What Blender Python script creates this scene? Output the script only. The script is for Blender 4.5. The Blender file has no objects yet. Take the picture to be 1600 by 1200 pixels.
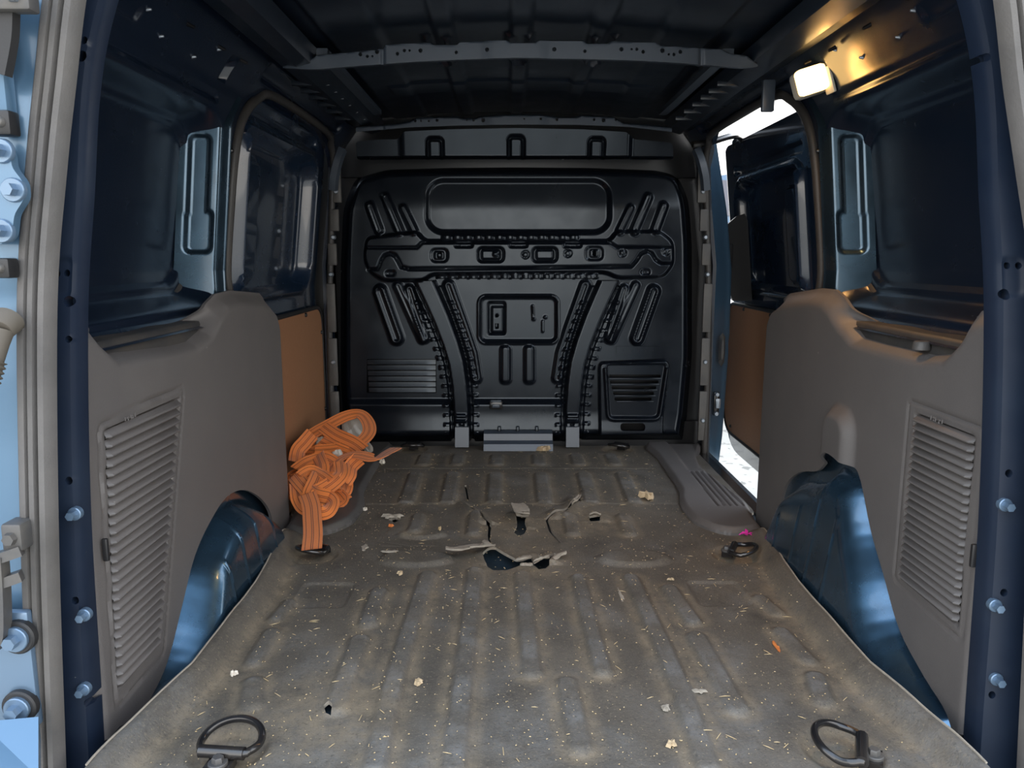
import bpy, bmesh, math, random
import numpy as np
from mathutils import Vector, Matrix

# ------------------------------------------------------------------ camera, sky, exposure
SC = bpy.context.scene
COL = SC.collection
FPX, CAMX, CAMZ = 1202.0, -0.035, 0.65
PITCH = math.atan(200.0 / FPX)
YAW = math.atan(5.0 / FPX * math.cos(PITCH))
cam_d = bpy.data.cameras.new('camera')
cam_d.sensor_width = 36.0
cam_d.lens = FPX / 1600.0 * 36.0
cam_d.clip_start = 0.02
cam = bpy.data.objects.new('camera', cam_d)
cam.location = (CAMX, 0, CAMZ)
cam.rotation_euler = (math.pi / 2 - PITCH, 0, -YAW)
COL.objects.link(cam)
SC.camera = cam

world = bpy.data.worlds.new('sky')
SC.world = world
world.use_nodes = True
wn = world.node_tree
for n in list(wn.nodes): wn.nodes.remove(n)
w_out = wn.nodes.new('ShaderNodeOutputWorld')
w_bg = wn.nodes.new('ShaderNodeBackground')
w_tc = wn.nodes.new('ShaderNodeTexCoord')
w_sep = wn.nodes.new('ShaderNodeSeparateXYZ')
w_map = wn.nodes.new('ShaderNodeMapRange')
w_map.inputs[1].default_value = -0.1; w_map.inputs[2].default_value = 1.0
w_ramp = wn.nodes.new('ShaderNodeValToRGB')
cr = w_ramp.color_ramp
cr.elements[0].position = 0.0; cr.elements[0].color = (0.86, 0.83, 0.78, 1)
cr.elements[1].position = 1.0; cr.elements[1].color = (0.58, 0.74, 0.98, 1)
e = cr.elements.new(0.12); e.color = (1.0, 0.95, 0.88, 1)
e = cr.elements.new(0.45); e.color = (0.88, 0.92, 0.97, 1)
wn.links.new(w_tc.outputs['Generated'], w_sep.inputs[0])
wn.links.new(w_sep.outputs['Z'], w_map.inputs[0])
wn.links.new(w_map.outputs[0], w_ramp.inputs[0])
wn.links.new(w_ramp.outputs[0], w_bg.inputs[0])
w_bg.inputs[1].default_value = 1.15
wn.links.new(w_bg.outputs[0], w_out.inputs[0])

SC.view_settings.view_transform = 'Standard'
SC.view_settings.look = 'None'
SC.view_settings.gamma = 1.0
SC.view_settings.use_curve_mapping = False
SC.view_settings.exposure = 1.75
SC.cycles.max_bounces = 10
SC.cycles.diffuse_bounces = 6
SC.cycles.glossy_bounces = 5

random.seed(7)
RNG = np.random.default_rng(11)

# ------------------------------------------------------------------ survey: photo pixel -> point on a known plane of the van
cp, sp = math.cos(PITCH), math.sin(PITCH)
cyw, syw = math.cos(YAW), math.sin(YAW)
def ray(x, y):
    a = (x - 800) / FPX; b = (600 - y) / FPX
    d1 = cp + b * sp; d2 = -sp + b * cp
    return (a * cyw + d1 * syw, -a * syw + d1 * cyw, d2)
def onx(x, y, X):
    d = ray(x, y); t = (X - CAMX) / d[0]
    return (X, t * d[1], CAMZ + t * d[2])
def ony(x, y, Y):
    d = ray(x, y); t = Y / d[1]
    return (CAMX + t * d[0], Y, CAMZ + t * d[2])
def onz(x, y, Z=0.0):
    d = ray(x, y); t = (Z - CAMZ) / d[2]
    return (CAMX + t * d[0], t * d[1], Z)
def topx(X, Y, Z):
    dx = X - CAMX; dz = Z - CAMZ
    a = dx * cyw - Y * syw; b = dx * syw + Y * cyw
    dep = b * cp - dz * sp; up = b * sp + dz * cp
    return 800 + FPX * a / dep, 600 - FPX * up / dep

# ------------------------------------------------------------------ materials
MATS = {}
def mat(name, base, rough=0.5, metal=0.0, coat=0.0, coat_rough=0.06, spec=0.5,
        var=None, var_scale=8.0, var_amt=0.5, bump=0.0, bump_scale=200.0,
        rough_var=0.0, emit=None, emit_s=0.0, trans=0.0, alpha=1.0, sheen=0.0, sss=0.0,
        dust=None, dust_amt=0.0, speck=None, speck_scale=160.0, speck_thr=0.74):
    m = bpy.data.materials.new(name); m.use_nodes = True
    nt = m.node_tree; b = nt.nodes['Principled BSDF']
    b.inputs['Base Color'].default_value = (*base, 1)
    b.inputs['Roughness'].default_value = rough
    b.inputs['Metallic'].default_value = metal
    b.inputs['Coat Weight'].default_value = coat
    b.inputs['Coat Roughness'].default_value = coat_rough
    b.inputs['Specular IOR Level'].default_value = spec
    b.inputs['Transmission Weight'].default_value = trans
    b.inputs['Alpha'].default_value = alpha
    if sheen: b.inputs['Sheen Weight'].default_value = sheen
    if emit:
        b.inputs['Emission Color'].default_value = (*emit, 1)
        b.inputs['Emission Strength'].default_value = emit_s
    tc = nt.nodes.new('ShaderNodeTexCoord')
    L = nt.links.new
    last = None
    def noise(scale, detail=6, rough_=0.6):
        n = nt.nodes.new('ShaderNodeTexNoise')
        n.inputs['Scale'].default_value = scale
        n.inputs['Detail'].default_value = detail
        n.inputs['Roughness'].default_value = rough_
        L(tc.outputs['Object'], n.inputs['Vector'])
        return n
    def mix(a, c, f):
        mx = nt.nodes.new('ShaderNodeMix'); mx.data_type = 'RGBA'
        if isinstance(a, tuple): mx.inputs[6].default_value = (*a, 1)
        else: L(a, mx.inputs[6])
        mx.inputs[7].default_value = (*c, 1)
        L(f, mx.inputs[0])
        return mx.outputs[2]
    def ramp(sock, lo, hi, out_hi=1.0):
        r = nt.nodes.new('ShaderNodeMapRange')
        r.inputs[1].default_value = lo; r.inputs[2].default_value = hi
        r.inputs[4].default_value = out_hi
        L(sock, r.inputs[0]); return r.outputs[0]
    col = base
    if var:
        n = noise(var_scale)
        col = mix(col, var, ramp(n.outputs[0], 0.38, 0.68, var_amt))
    if dust:
        n = noise(5.0, 8, 0.7)
        col = mix(col, dust, ramp(n.outputs[0], 0.45, 0.75, dust_amt))
    if speck:
        n = noise(speck_scale, 2, 0.5)
        col = mix(col, speck, ramp(n.outputs[0], speck_thr, speck_thr + 0.03, 0.85))
    if not isinstance(col, tuple):
        L(col, b.inputs['Base Color'])
    if rough_var:
        n = noise(11.0, 5)
        r = nt.nodes.new('ShaderNodeMapRange')
        r.inputs[1].default_value = 0.3; r.inputs[2].default_value = 0.7
        r.inputs[3].default_value = max(0.02, rough - rough_var); r.inputs[4].default_value = rough + rough_var
        L(n.outputs[0], r.inputs[0]); L(r.outputs[0], b.inputs['Roughness'])
    if bump:
        n = noise(bump_scale, 3)
        bp = nt.nodes.new('ShaderNodeBump')
        bp.inputs['Strength'].default_value = bump; bp.inputs['Distance'].default_value = 0.002
        L(n.outputs[0], bp.inputs['Height']); L(bp.outputs[0], b.inputs['Normal'])
    MATS[name] = m
    return m

mat('navy_paint', (0.0065, 0.0125, 0.027), 0.42, 0.0, 0.05, 0.2, spec=0.35, var=(0.016, 0.026, 0.045), var_scale=6, rough_var=0.07,
    speck=(0.12, 0.12, 0.12), speck_scale=140, speck_thr=0.80)
mat('navy_panel', (0.0060, 0.0115, 0.0240), 0.24, 0.0, 0.05, 0.2, var=(0.0075, 0.0125, 0.024), var_scale=5, rough_var=0.05)
mat('arch_paint', (0.072, 0.160, 0.262), 0.26, 0.85, 0.6, 0.10, rough_var=0.06, var=(0.035, 0.060, 0.085), var_scale=14, var_amt=0.5,
    speck=(0.22, 0.21, 0.19), speck_scale=90, speck_thr=0.79)
mat('body_blue', (0.090, 0.172, 0.265), 0.36, 0.35, 0.5, 0.12, var=(0.075, 0.155, 0.25), var_scale=9)
mat('door_navy', (0.009, 0.020, 0.042), 0.25, 0.0, 0.7, 0.05, rough_var=0.05)
mat('bulkhead_black', (0.0040, 0.0056, 0.0092), 0.23, 0.0, 0.0, spec=0.5, rough_var=0.05, var=(0.0070, 0.0085, 0.012), var_scale=7,
    speck=(0.09, 0.09, 0.09), speck_scale=120, speck_thr=0.81)
mat('roof_black', (0.008, 0.013, 0.022), 0.34, 0.0, 0.25, 0.12, rough_var=0.05)
mat('bow_steel', (0.055, 0.070, 0.092), 0.38, 0.15, 0.2, 0.2, var=(0.045, 0.055, 0.072), var_scale=12)
mat('grey_plastic', (0.112, 0.104, 0.101), 0.52, bump=0.22, bump_scale=520, var=(0.092, 0.086, 0.084), var_scale=4, var_amt=0.6,
    dust=(0.17, 0.155, 0.14), dust_amt=0.25, speck=(0.34, 0.32, 0.29), speck_scale=75, speck_thr=0.785)
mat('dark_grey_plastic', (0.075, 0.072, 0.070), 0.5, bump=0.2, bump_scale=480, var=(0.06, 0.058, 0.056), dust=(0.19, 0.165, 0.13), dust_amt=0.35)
mat('black_plastic', (0.012, 0.012, 0.013), 0.38, bump=0.08, bump_scale=500)
mat('black_metal', (0.010, 0.010, 0.011), 0.25, 0.0, 0.4, 0.15, dust=(0.10, 0.08, 0.06), dust_amt=0.25)
mat('black_rubber', (0.014, 0.014, 0.015), 0.55, bump=0.1, bump_scale=300)
mat('seal_rubber', (0.115, 0.109, 0.105), 0.72, var=(0.062, 0.059, 0.057), var_scale=9, var_amt=0.7, bump=0.25, bump_scale=400,
    dust=(0.13, 0.115, 0.095), dust_amt=0.35)
mat('seal_dark', (0.035, 0.033, 0.032), 0.5, dust=(0.10, 0.08, 0.06), dust_amt=0.3)
mat('hardboard', (0.29, 0.140, 0.068), 0.62, var=(0.33, 0.165, 0.085), var_scale=120, var_amt=0.5, bump=0.1, bump_scale=300)
mat('felt_edge', (0.33, 0.29, 0.235), 0.9, bump=0.5, bump_scale=300, var=(0.18, 0.165, 0.145), var_scale=60)
mat('zinc', (0.36, 0.40, 0.45), 0.32, 0.75, var=(0.22, 0.26, 0.30), var_scale=60)
mat('zinc_blue', (0.13, 0.20, 0.29), 0.3, 0.5, 0.4)
mat('dusty_paint', (0.050, 0.046, 0.042), 0.55, var=(0.022, 0.024, 0.028), var_scale=14, var_amt=0.8, bump=0.1)
mat('dirt_metal', (0.075, 0.075, 0.078), 0.5, 0.3, var=(0.15, 0.135, 0.11), var_scale=25)
mat('conduit', (0.085, 0.073, 0.058), 0.7, var=(0.09, 0.08, 0.065), var_scale=20)
mat('floor_metal', (0.045, 0.075, 0.105), 0.35, 0.3, 0.4, 0.2, var=(0.09, 0.11, 0.12), var_scale=20, dust=(0.16, 0.14, 0.11), dust_amt=0.4)
mat('plastic_film', (0.52, 0.48, 0.42), 0.32, trans=0.25, var=(0.38, 0.35, 0.31), var_scale=25)
mat('dry_leaf', (0.52, 0.40, 0.25), 0.8, var=(0.34, 0.24, 0.14), var_scale=60)
mat('pale_scrap', (0.34, 0.305, 0.25), 0.85, var=(0.22, 0.195, 0.16), var_scale=70)
mat('straw', (0.50, 0.37, 0.19), 0.8, var=(0.60, 0.50, 0.33), var_scale=40)
mat('white_foam', (0.72, 0.66, 0.56), 0.7)
mat('orange_bit', (0.62, 0.20, 0.05), 0.8)
mat('pink_petal', (0.75, 0.03, 0.38), 0.6)
mat('concrete', (0.50, 0.46, 0.39), 0.9, var=(0.38, 0.35, 0.30), var_scale=3, speck=(0.22, 0.20, 0.17), speck_scale=14, speck_thr=0.62)
mat('silver_car', (0.62, 0.63, 0.65), 0.3, 0.3, 0.5)
mat('car_blue', (0.05, 0.12, 0.22), 0.25, 0.3, 0.8)
mat('car_glass', (0.09, 0.09, 0.11), 0.12, 0.0, 0.0)
mat('tyre', (0.02, 0.02, 0.02), 0.8)
mat('hedge_green', (0.20, 0.24, 0.07), 0.9, var=(0.36, 0.34, 0.12), var_scale=6, bump=0.6, bump_scale=20)
mat('lamp_body', (0.55, 0.52, 0.45), 0.4)
mat('lamp_lens', (1.0, 0.85, 0.6), 0.3, emit=(1.0, 0.60, 0.20), emit_s=1.7)

MATS['bulkhead_black'].node_tree.nodes['Principled BSDF'].inputs['Specular Tint'].default_value = (0.80, 0.90, 1.0, 1)
mat('pillar_paint', (0.050, 0.092, 0.135), 0.26, 0.85, 0.6, 0.10, rough_var=0.06, var=(0.035, 0.060, 0.085), var_scale=14, var_amt=0.5)

# webbing: three dark woven lines along an orange band, placed by the ribbon's own UV
def webbing_mat(name, base, dark):
    m = bpy.data.materials.new(name); m.use_nodes = True
    nt = m.node_tree; b = nt.nodes['Principled BSDF']; L = nt.links.new
    uv = nt.nodes.new('ShaderNodeUVMap'); sep = nt.nodes.new('ShaderNodeSeparateXYZ')
    L(uv.outputs[0], sep.inputs[0])
    f = None
    for c in (0.17, 0.46, 0.55, 0.84):
        s = nt.nodes.new('ShaderNodeMath'); s.operation = 'SUBTRACT'; s.inputs[1].default_value = c
        L(sep.outputs[0], s.inputs[0])
        a = nt.nodes.new('ShaderNodeMath'); a.operation = 'ABSOLUTE'; L(s.outputs[0], a.inputs[0])
        l = nt.nodes.new('ShaderNodeMath'); l.operation = 'LESS_THAN'; l.inputs[1].default_value = 0.018; L(a.outputs[0], l.inputs[0])
        if f is None: f = l.outputs[0]
        else:
            ad = nt.nodes.new('ShaderNodeMath'); ad.operation = 'MAXIMUM'
            L(f, ad.inputs[0]); L(l.outputs[0], ad.inputs[1]); f = ad.outputs[0]
    mx = nt.nodes.new('ShaderNodeMix'); mx.data_type = 'RGBA'
    mx.inputs[6].default_value = (*base, 1); mx.inputs[7].default_value = (*dark, 1)
    L(f, mx.inputs[0])
    wv = nt.nodes.new('ShaderNodeTexWave'); wv.inputs['Scale'].default_value = 60
    mp = nt.nodes.new('ShaderNodeMapping'); mp.inputs['Rotation'].default_value = (0, 0, math.pi / 2)
    L(uv.outputs[0], mp.inputs[0]); L(mp.outputs[0], wv.inputs[0])
    bp = nt.nodes.new('ShaderNodeBump'); bp.inputs['Strength'].default_value = 0.3; bp.inputs['Distance'].default_value = 0.001
    L(wv.outputs[1], bp.inputs['Height']); L(bp.outputs[0], b.inputs['Normal'])
    L(mx.outputs[2], b.inputs['Base Color'])
    b.inputs['Roughness'].default_value = 0.75
    b.inputs['Sheen Weight'].default_value = 0.2
    MATS[name] = m
webbing_mat('orange_webbing', (0.72, 0.195, 0.035), (0.09, 0.022, 0.008))

# rubber floor: colour attribute carries dust (red) and scuffed bare rubber (green)
def floor_mat_material():
    m = bpy.data.materials.new('floor_rubber'); m.use_nodes = True
    nt = m.node_tree; b = nt.nodes['Principled BSDF']; L = nt.links.new
    tc = nt.nodes.new('ShaderNodeTexCoord')
    at = nt.nodes.new('ShaderNodeAttribute'); at.attribute_name = 'wear'
    sp_ = nt.nodes.new('ShaderNodeSeparateColor'); L(at.outputs[0], sp_.inputs[0])
    def noise(s, d=6, r=0.6):
        n = nt.nodes.new('ShaderNodeTexNoise'); n.inputs['Scale'].default_value = s
        n.inputs['Detail'].default_value = d; n.inputs['Roughness'].default_value = r
        L(tc.outputs['Object'], n.inputs['Vector']); return n.outputs[0]
    def rng(s, lo, hi, o=1.0):
        r = nt.nodes.new('ShaderNodeMapRange'); r.inputs[1].default_value = lo; r.inputs[2].default_value = hi
        r.inputs[4].default_value = o; L(s, r.inputs[0]); return r.outputs[0]
    def math_(op, a, c):
        q = nt.nodes.new('ShaderNodeMath'); q.operation = op; q.use_clamp = True
        for i, v in enumerate((a, c)):
            if isinstance(v, (int, float)): q.inputs[i].default_value = v
            else: L(v, q.inputs[i])
        return q.outputs[0]
    def mix(a, c, f):
        x = nt.nodes.new('ShaderNodeMix'); x.data_type = 'RGBA'
        if isinstance(a, tuple): x.inputs[6].default_value = (*a, 1)
        else: L(a, x.inputs[6])
        x.inputs[7].default_value = (*c, 1); L(f, x.inputs[0]); return x.outputs[2]
    base = mix((0.088, 0.079, 0.066), (0.125, 0.110, 0.090), rng(noise(3.5, 8, 0.7), 0.35, 0.68))
    base = mix(base, (0.052, 0.049, 0.045), rng(noise(9, 8, 0.75), 0.50, 0.70, 0.75))
    base = mix(base, (0.16, 0.135, 0.10), rng(noise(14, 9, 0.8), 0.56, 0.70, 0.6))
    base = mix(base, (0.048, 0.046, 0.043), rng(noise(55, 6, 0.75), 0.58, 0.70, 0.6))
    base = mix(base, (0.17, 0.17, 0.165), math_('MULTIPLY', sp_.outputs[1], rng(noise(30, 5, 0.7), 0.3, 0.65)))
    base = mix(base, (0.24, 0.195, 0.135), math_('MULTIPLY', sp_.outputs[0], rng(noise(22, 8, 0.8), 0.36, 0.62)))
    base = mix(base, (0.21, 0.178, 0.130), rng(noise(230, 5, 0.7), 0.55, 0.66, 0.65))
    base = mix(base, (0.045, 0.042, 0.038), rng(noise(170, 5, 0.75), 0.56, 0.66, 0.6))
    base = mix(base, (0.42, 0.35, 0.25), rng(noise(150, 3, 0.6), 0.715, 0.74, 0.8))
    base = mix(base, (0.03, 0.028, 0.026), rng(noise(300, 2, 0.5), 0.70, 0.74, 0.6))
    L(base, b.inputs['Base Color'])
    b.inputs['Roughness'].default_value = 0.62
    b.inputs['Specular IOR Level'].default_value = 0.4
    bp = nt.nodes.new('ShaderNodeBump'); bp.inputs['Strength'].default_value = 0.45; bp.inputs['Distance'].default_value = 0.002
    ad = nt.nodes.new('ShaderNodeMath'); ad.operation = 'ADD'; L(noise(330, 4, 0.6), ad.inputs[0]); L(noise(70, 5, 0.7), ad.inputs[1])
    L(ad.outputs[0], bp.inputs['Height']); L(bp.outputs[0], b.inputs['Normal'])
    MATS['floor_rubber'] = m
floor_mat_material()

# ------------------------------------------------------------------ mesh helpers
def link(o, parent=None):
    COL.objects.link(o)
    if parent is not None: o.parent = parent
    return o
def tag(o, label=None, cat=None, group=None, kind=None):
    if label: o['label'] = label
    if cat: o['category'] = cat
    if group: o['group'] = group
    if kind: o['kind'] = kind
    return o
def empty(name, loc=(0, 0, 0)):
    o = bpy.data.objects.new(name, None); o.empty_display_size = 0.05
    o.location = loc
    return link(o)
def mesh(name, verts, faces, m, parent=None, smooth=True, angle=40, uvs=None):
    """link ONE mesh object; verts are world points (brought into the parent's space)"""
    me = bpy.data.meshes.new(name)
    v = np.asarray(verts, dtype=float)
    o = bpy.data.objects.new(name, me)
    if parent is not None:
        off = np.zeros(3); q = parent
        while q is not None:
            off += np.array(q.location); q = q.parent
        v = v - off
    me.from_pydata(v.tolist(), [], [list(map(int, f)) for f in faces])
    ms = m if isinstance(m, (list, tuple)) else [m]
    for k in ms: me.materials.append(MATS[k])
    if uvs is not None:
        ul = me.uv_layers.new(name='UVMap')
        idx = np.zeros(len(me.loops), dtype=np.int32); me.loops.foreach_get('vertex_index', idx)
        ul.data.foreach_set('uv', np.asarray(uvs, dtype=float)[idx].ravel())
    if smooth:
        me.polygons.foreach_set('use_smooth', [True] * len(me.polygons))
        me.set_sharp_from_angle(angle=math.radians(angle))
    me.update()
    return link(o, parent)

class MB:
    def __init__(s): s.v = []; s.f = []
    def add(s, v, f):
        n = len(s.v); s.v.extend([tuple(p) for p in v]); s.f.extend([tuple(i + n for i in q) for q in f]); return s
    def hexa(s, p):   # eight corners: bottom 4 (ccw), top 4
        return s.add(p, [(0, 3, 2, 1), (4, 5, 6, 7), (0, 1, 5, 4), (1, 2, 6, 5), (2, 3, 7, 6), (3, 0, 4, 7)])
    def box(s, c, d, bev=0.0, R=None):
        bm = bmesh.new(); bmesh.ops.create_cube(bm, size=1.0)
        for v in bm.verts: v.co = Vector((v.co.x * d[0], v.co.y * d[1], v.co.z * d[2]))
        if bev > 0: bmesh.ops.bevel(bm, geom=list(bm.edges), offset=bev, segments=2, affect='EDGES', profile=0.5)
        M = Matrix.Translation(Vector(c)) @ (R.to_4x4() if R is not None else Matrix.Identity(4))
        bm.verts.index_update()
        s.add([tuple(M @ v.co) for v in bm.verts], [[v.index for v in f.verts] for f in bm.faces]); bm.free(); return s
    def cyl(s, a, b, r0, r1=None, n=14, bev=0.0):
        r1 = r0 if r1 is None else r1
        a = np.array(a, float); b = np.array(b, float); t = (b - a) / np.linalg.norm(b - a)
        u = np.cross(t, (0, 0, 1.0) if abs(t[2]) < 0.9 else (1.0, 0, 0)); u /= np.linalg.norm(u); w = np.cross(t, u)
        rings = [(a, r0), (b, r1)]
        if bev: rings = [(a, r0), (b - t * bev, r1), (b, r1 - bev)]
        V = []
        for c, r in rings:
            for k in range(n):
                g = 2 * math.pi * k / n
                V.append(c + r * (math.cos(g) * u + math.sin(g) * w))
        F = [[r * n + k, r * n + (k + 1) % n, (r + 1) * n + (k + 1) % n, (r + 1) * n + k] for r in range(len(rings) - 1) for k in range(n)]
        F.append(list(range(n))[::-1]); F.append([(len(rings) - 1) * n + k for k in range(n)])
        return s.add(V, F)
    def build(s, name, m, parent=None, smooth=True, angle=40):
        return mesh(name, s.v, s.f, m, parent, smooth, angle)

def spline(pts, n=8, closed=False):
    P = np.array(pts, float); N = len(P); out = []
    segs = N if closed else N - 1
    for i in range(segs):
        g = (lambda k: P[k % N]) if closed else (lambda k: P[min(max(k, 0), N - 1)])
        p0, p1, p2, p3 = g(i - 1), g(i), g(i + 1), g(i + 2)
        for k in range(n):
            t = k / n
            out.append(0.5 * ((2 * p1) + (-p0 + p2) * t + (2 * p0 - 5 * p1 + 4 * p2 - p3) * t * t + (-p0 + 3 * p1 - 3 * p2 + p3) * t ** 3))
    if not closed: out.append(P[-1])
    return np.array(out)

def sweep(path, prof, normal_fn, closed_prof=True, cap=True):
    """profile (a,b) list swept along path; a along side vector, b along the normal"""
    P = np.array(path); N = len(P); T = np.gradient(P, axis=0); T /= np.linalg.norm(T, axis=1)[:, None] + 1e-12
    V = []; k = len(prof)
    for i in range(N):
        nn = np.array(normal_fn(i / (N - 1), P[i], T[i]), float)
        nn = nn - T[i] * nn.dot(T[i]); nn /= np.linalg.norm(nn) + 1e-12
        sd = np.cross(T[i], nn)
        for a, b in prof: V.append(P[i] + a * sd + b * nn)
    F = []
    kk = k if closed_prof else k - 1
    for i in range(N - 1):
        for j in range(kk):
            F.append((i * k + j, i * k + (j + 1) % k, (i + 1) * k + (j + 1) % k, (i + 1) * k + j))
    if cap and closed_prof:
        F.append(tuple(range(k))[::-1]); F.append(tuple((N - 1) * k + j for j in range(k)))
    return V, F

def tube(name, path, r, m, parent=None, n=10, closed=False):
    P = np.array(path); N = len(P)
    T = np.roll(P, -1, 0) - np.roll(P, 1, 0) if closed else np.gradient(P, axis=0)
    T /= np.linalg.norm(T, axis=1)[:, None] + 1e-12
    u = np.cross(T[0], (0, 0, 1.0)); 
    if np.linalg.norm(u) < 0.1: u = np.cross(T[0], (1.0, 0, 0))
    V = []; F = []
    rr = r if hasattr(r, '__len__') else [r] * N
    for i in range(N):
        u = u - T[i] * u.dot(T[i]); u /= np.linalg.norm(u); w = np.cross(T[i], u)
        for k in range(n):
            g = 2 * math.pi * k / n
            V.append(P[i] + rr[i] * (math.cos(g) * u + math.sin(g) * w))
    for i in range(N if closed else N - 1):
        j = (i + 1) % N
        for k in range(n): F.append((i * n + k, i * n + (k + 1) % n, j * n + (k + 1) % n, j * n + k))
    if not closed: F.append(tuple(range(n))[::-1]); F.append(tuple((N - 1) * n + k for k in range(n)))
    return mesh(name, V, F, m, parent)

def ribbon(name, path, width, normal_fn, m, parent=None, thick=0.0022, wfun=None):
    P = np.array(path); N = len(P); T = np.gradient(P, axis=0); T /= np.linalg.norm(T, axis=1)[:, None] + 1e-12
    K = 6; V = []; UV = []; L = np.concatenate([[0], np.cumsum(np.linalg.norm(np.diff(P, axis=0), axis=1))])
    for i in range(N):
        nn = np.array(normal_fn(i / (N - 1), P[i], T[i]), float)
        nn = nn - T[i] * nn.dot(T[i]); nn /= np.linalg.norm(nn) + 1e-12
        sd = np.cross(T[i], nn); w = width * (wfun(i / (N - 1)) if wfun else 1.0)
        for sgn in (1, -1):
            for j in range(K + 1):
                a = j / K - 0.5
                V.append(P[i] + sd * a * w + nn * (sgn * thick / 2 + 0.0016 * (0.25 - a * a) * 4 * 0.3)); UV.append((j / K, L[i] / 0.04))
    S = 2 * (K + 1); F = []
    for i in range(N - 1):
        a0, b0 = i * S, (i + 1) * S
        for j in range(K):
            F.append((a0 + j, a0 + j + 1, b0 + j + 1, b0 + j))
            F.append((a0 + K + 1 + j + 1, a0 + K + 1 + j, b0 + K + 1 + j, b0 + K + 1 + j + 1))
        F.append((a0 + K + 1, a0, b0, b0 + K + 1)); F.append((a0 + K, a0 + 2 * K + 1, b0 + 2 * K + 1, b0 + K))
    return mesh(name, V, F, m, parent, uvs=UV)

# ---- signed-distance toolbox (numpy) for pressed sheet metal
def sstep(a, b, x):
    t = np.clip((x - a) / (b - a), 0, 1); return t * t * (3 - 2 * t)
def d_seg(x, y, pts):
    d = np.full(np.shape(x), 1e9)
    for (ax, ay), (bx, by) in zip(pts[:-1], pts[1:]):
        dx, dy = bx - ax, by - ay; L2 = dx * dx + dy * dy + 1e-12
        t = np.clip(((x - ax) * dx + (y - ay) * dy) / L2, 0, 1)
        d = np.minimum(d, np.hypot(x - ax - t * dx, y - ay - t * dy))
    return d
def d_rbox(x, y, cx, cy, hx, hy, r):
    qx = np.abs(x - cx) - hx + r; qy = np.abs(y - cy) - hy + r
    return np.hypot(np.maximum(qx, 0), np.maximum(qy, 0)) + np.minimum(np.maximum(qx, qy), 0) - r
def inside(x, y, poly):
    c = np.zeros(np.shape(x), bool); n = len(poly)
    for i in range(n):
        x1, y1 = poly[i]; x2, y2 = poly[(i + 1) % n]
        if y1 == y2: continue
        hit = ((y1 > y) != (y2 > y)) & (x < (x2 - x1) * (y - y1) / (y2 - y1) + x1)
        c ^= hit
    return c
def d_poly(x, y, poly):
    p = [tuple(q) for q in poly]
    d = d_seg(x, y, p + [p[0]])
    return np.where(inside(x, y, p), -d, d)
def pad(d, h, w):            # plateau of height h where d<0 with a bevel of half width w
    return h * (1 - sstep(-w, w, d))
def rounded(poly, r, n=5):
    P = [np.array(p, float) for p in poly]; N = len(P); out = []
    rs = r if hasattr(r, '__len__') else [r] * N
    for i in range(N):
        a, b, c = P[i - 1], P[i], P[(i + 1) % N]; rr = rs[i]
        if rr <= 0: out.append(tuple(b)); continue
        u = a - b; lu = np.linalg.norm(u); v = c - b; lv = np.linalg.norm(v)
        k = min(rr, lu * 0.49, lv * 0.49); p, q = b + u / lu * k, b + v / lv * k
        for t in np.linspace(0, 1, n): out.append(tuple((1 - t) ** 2 * p + 2 * t * (1 - t) * b + t * t * q))
    return out

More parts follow.
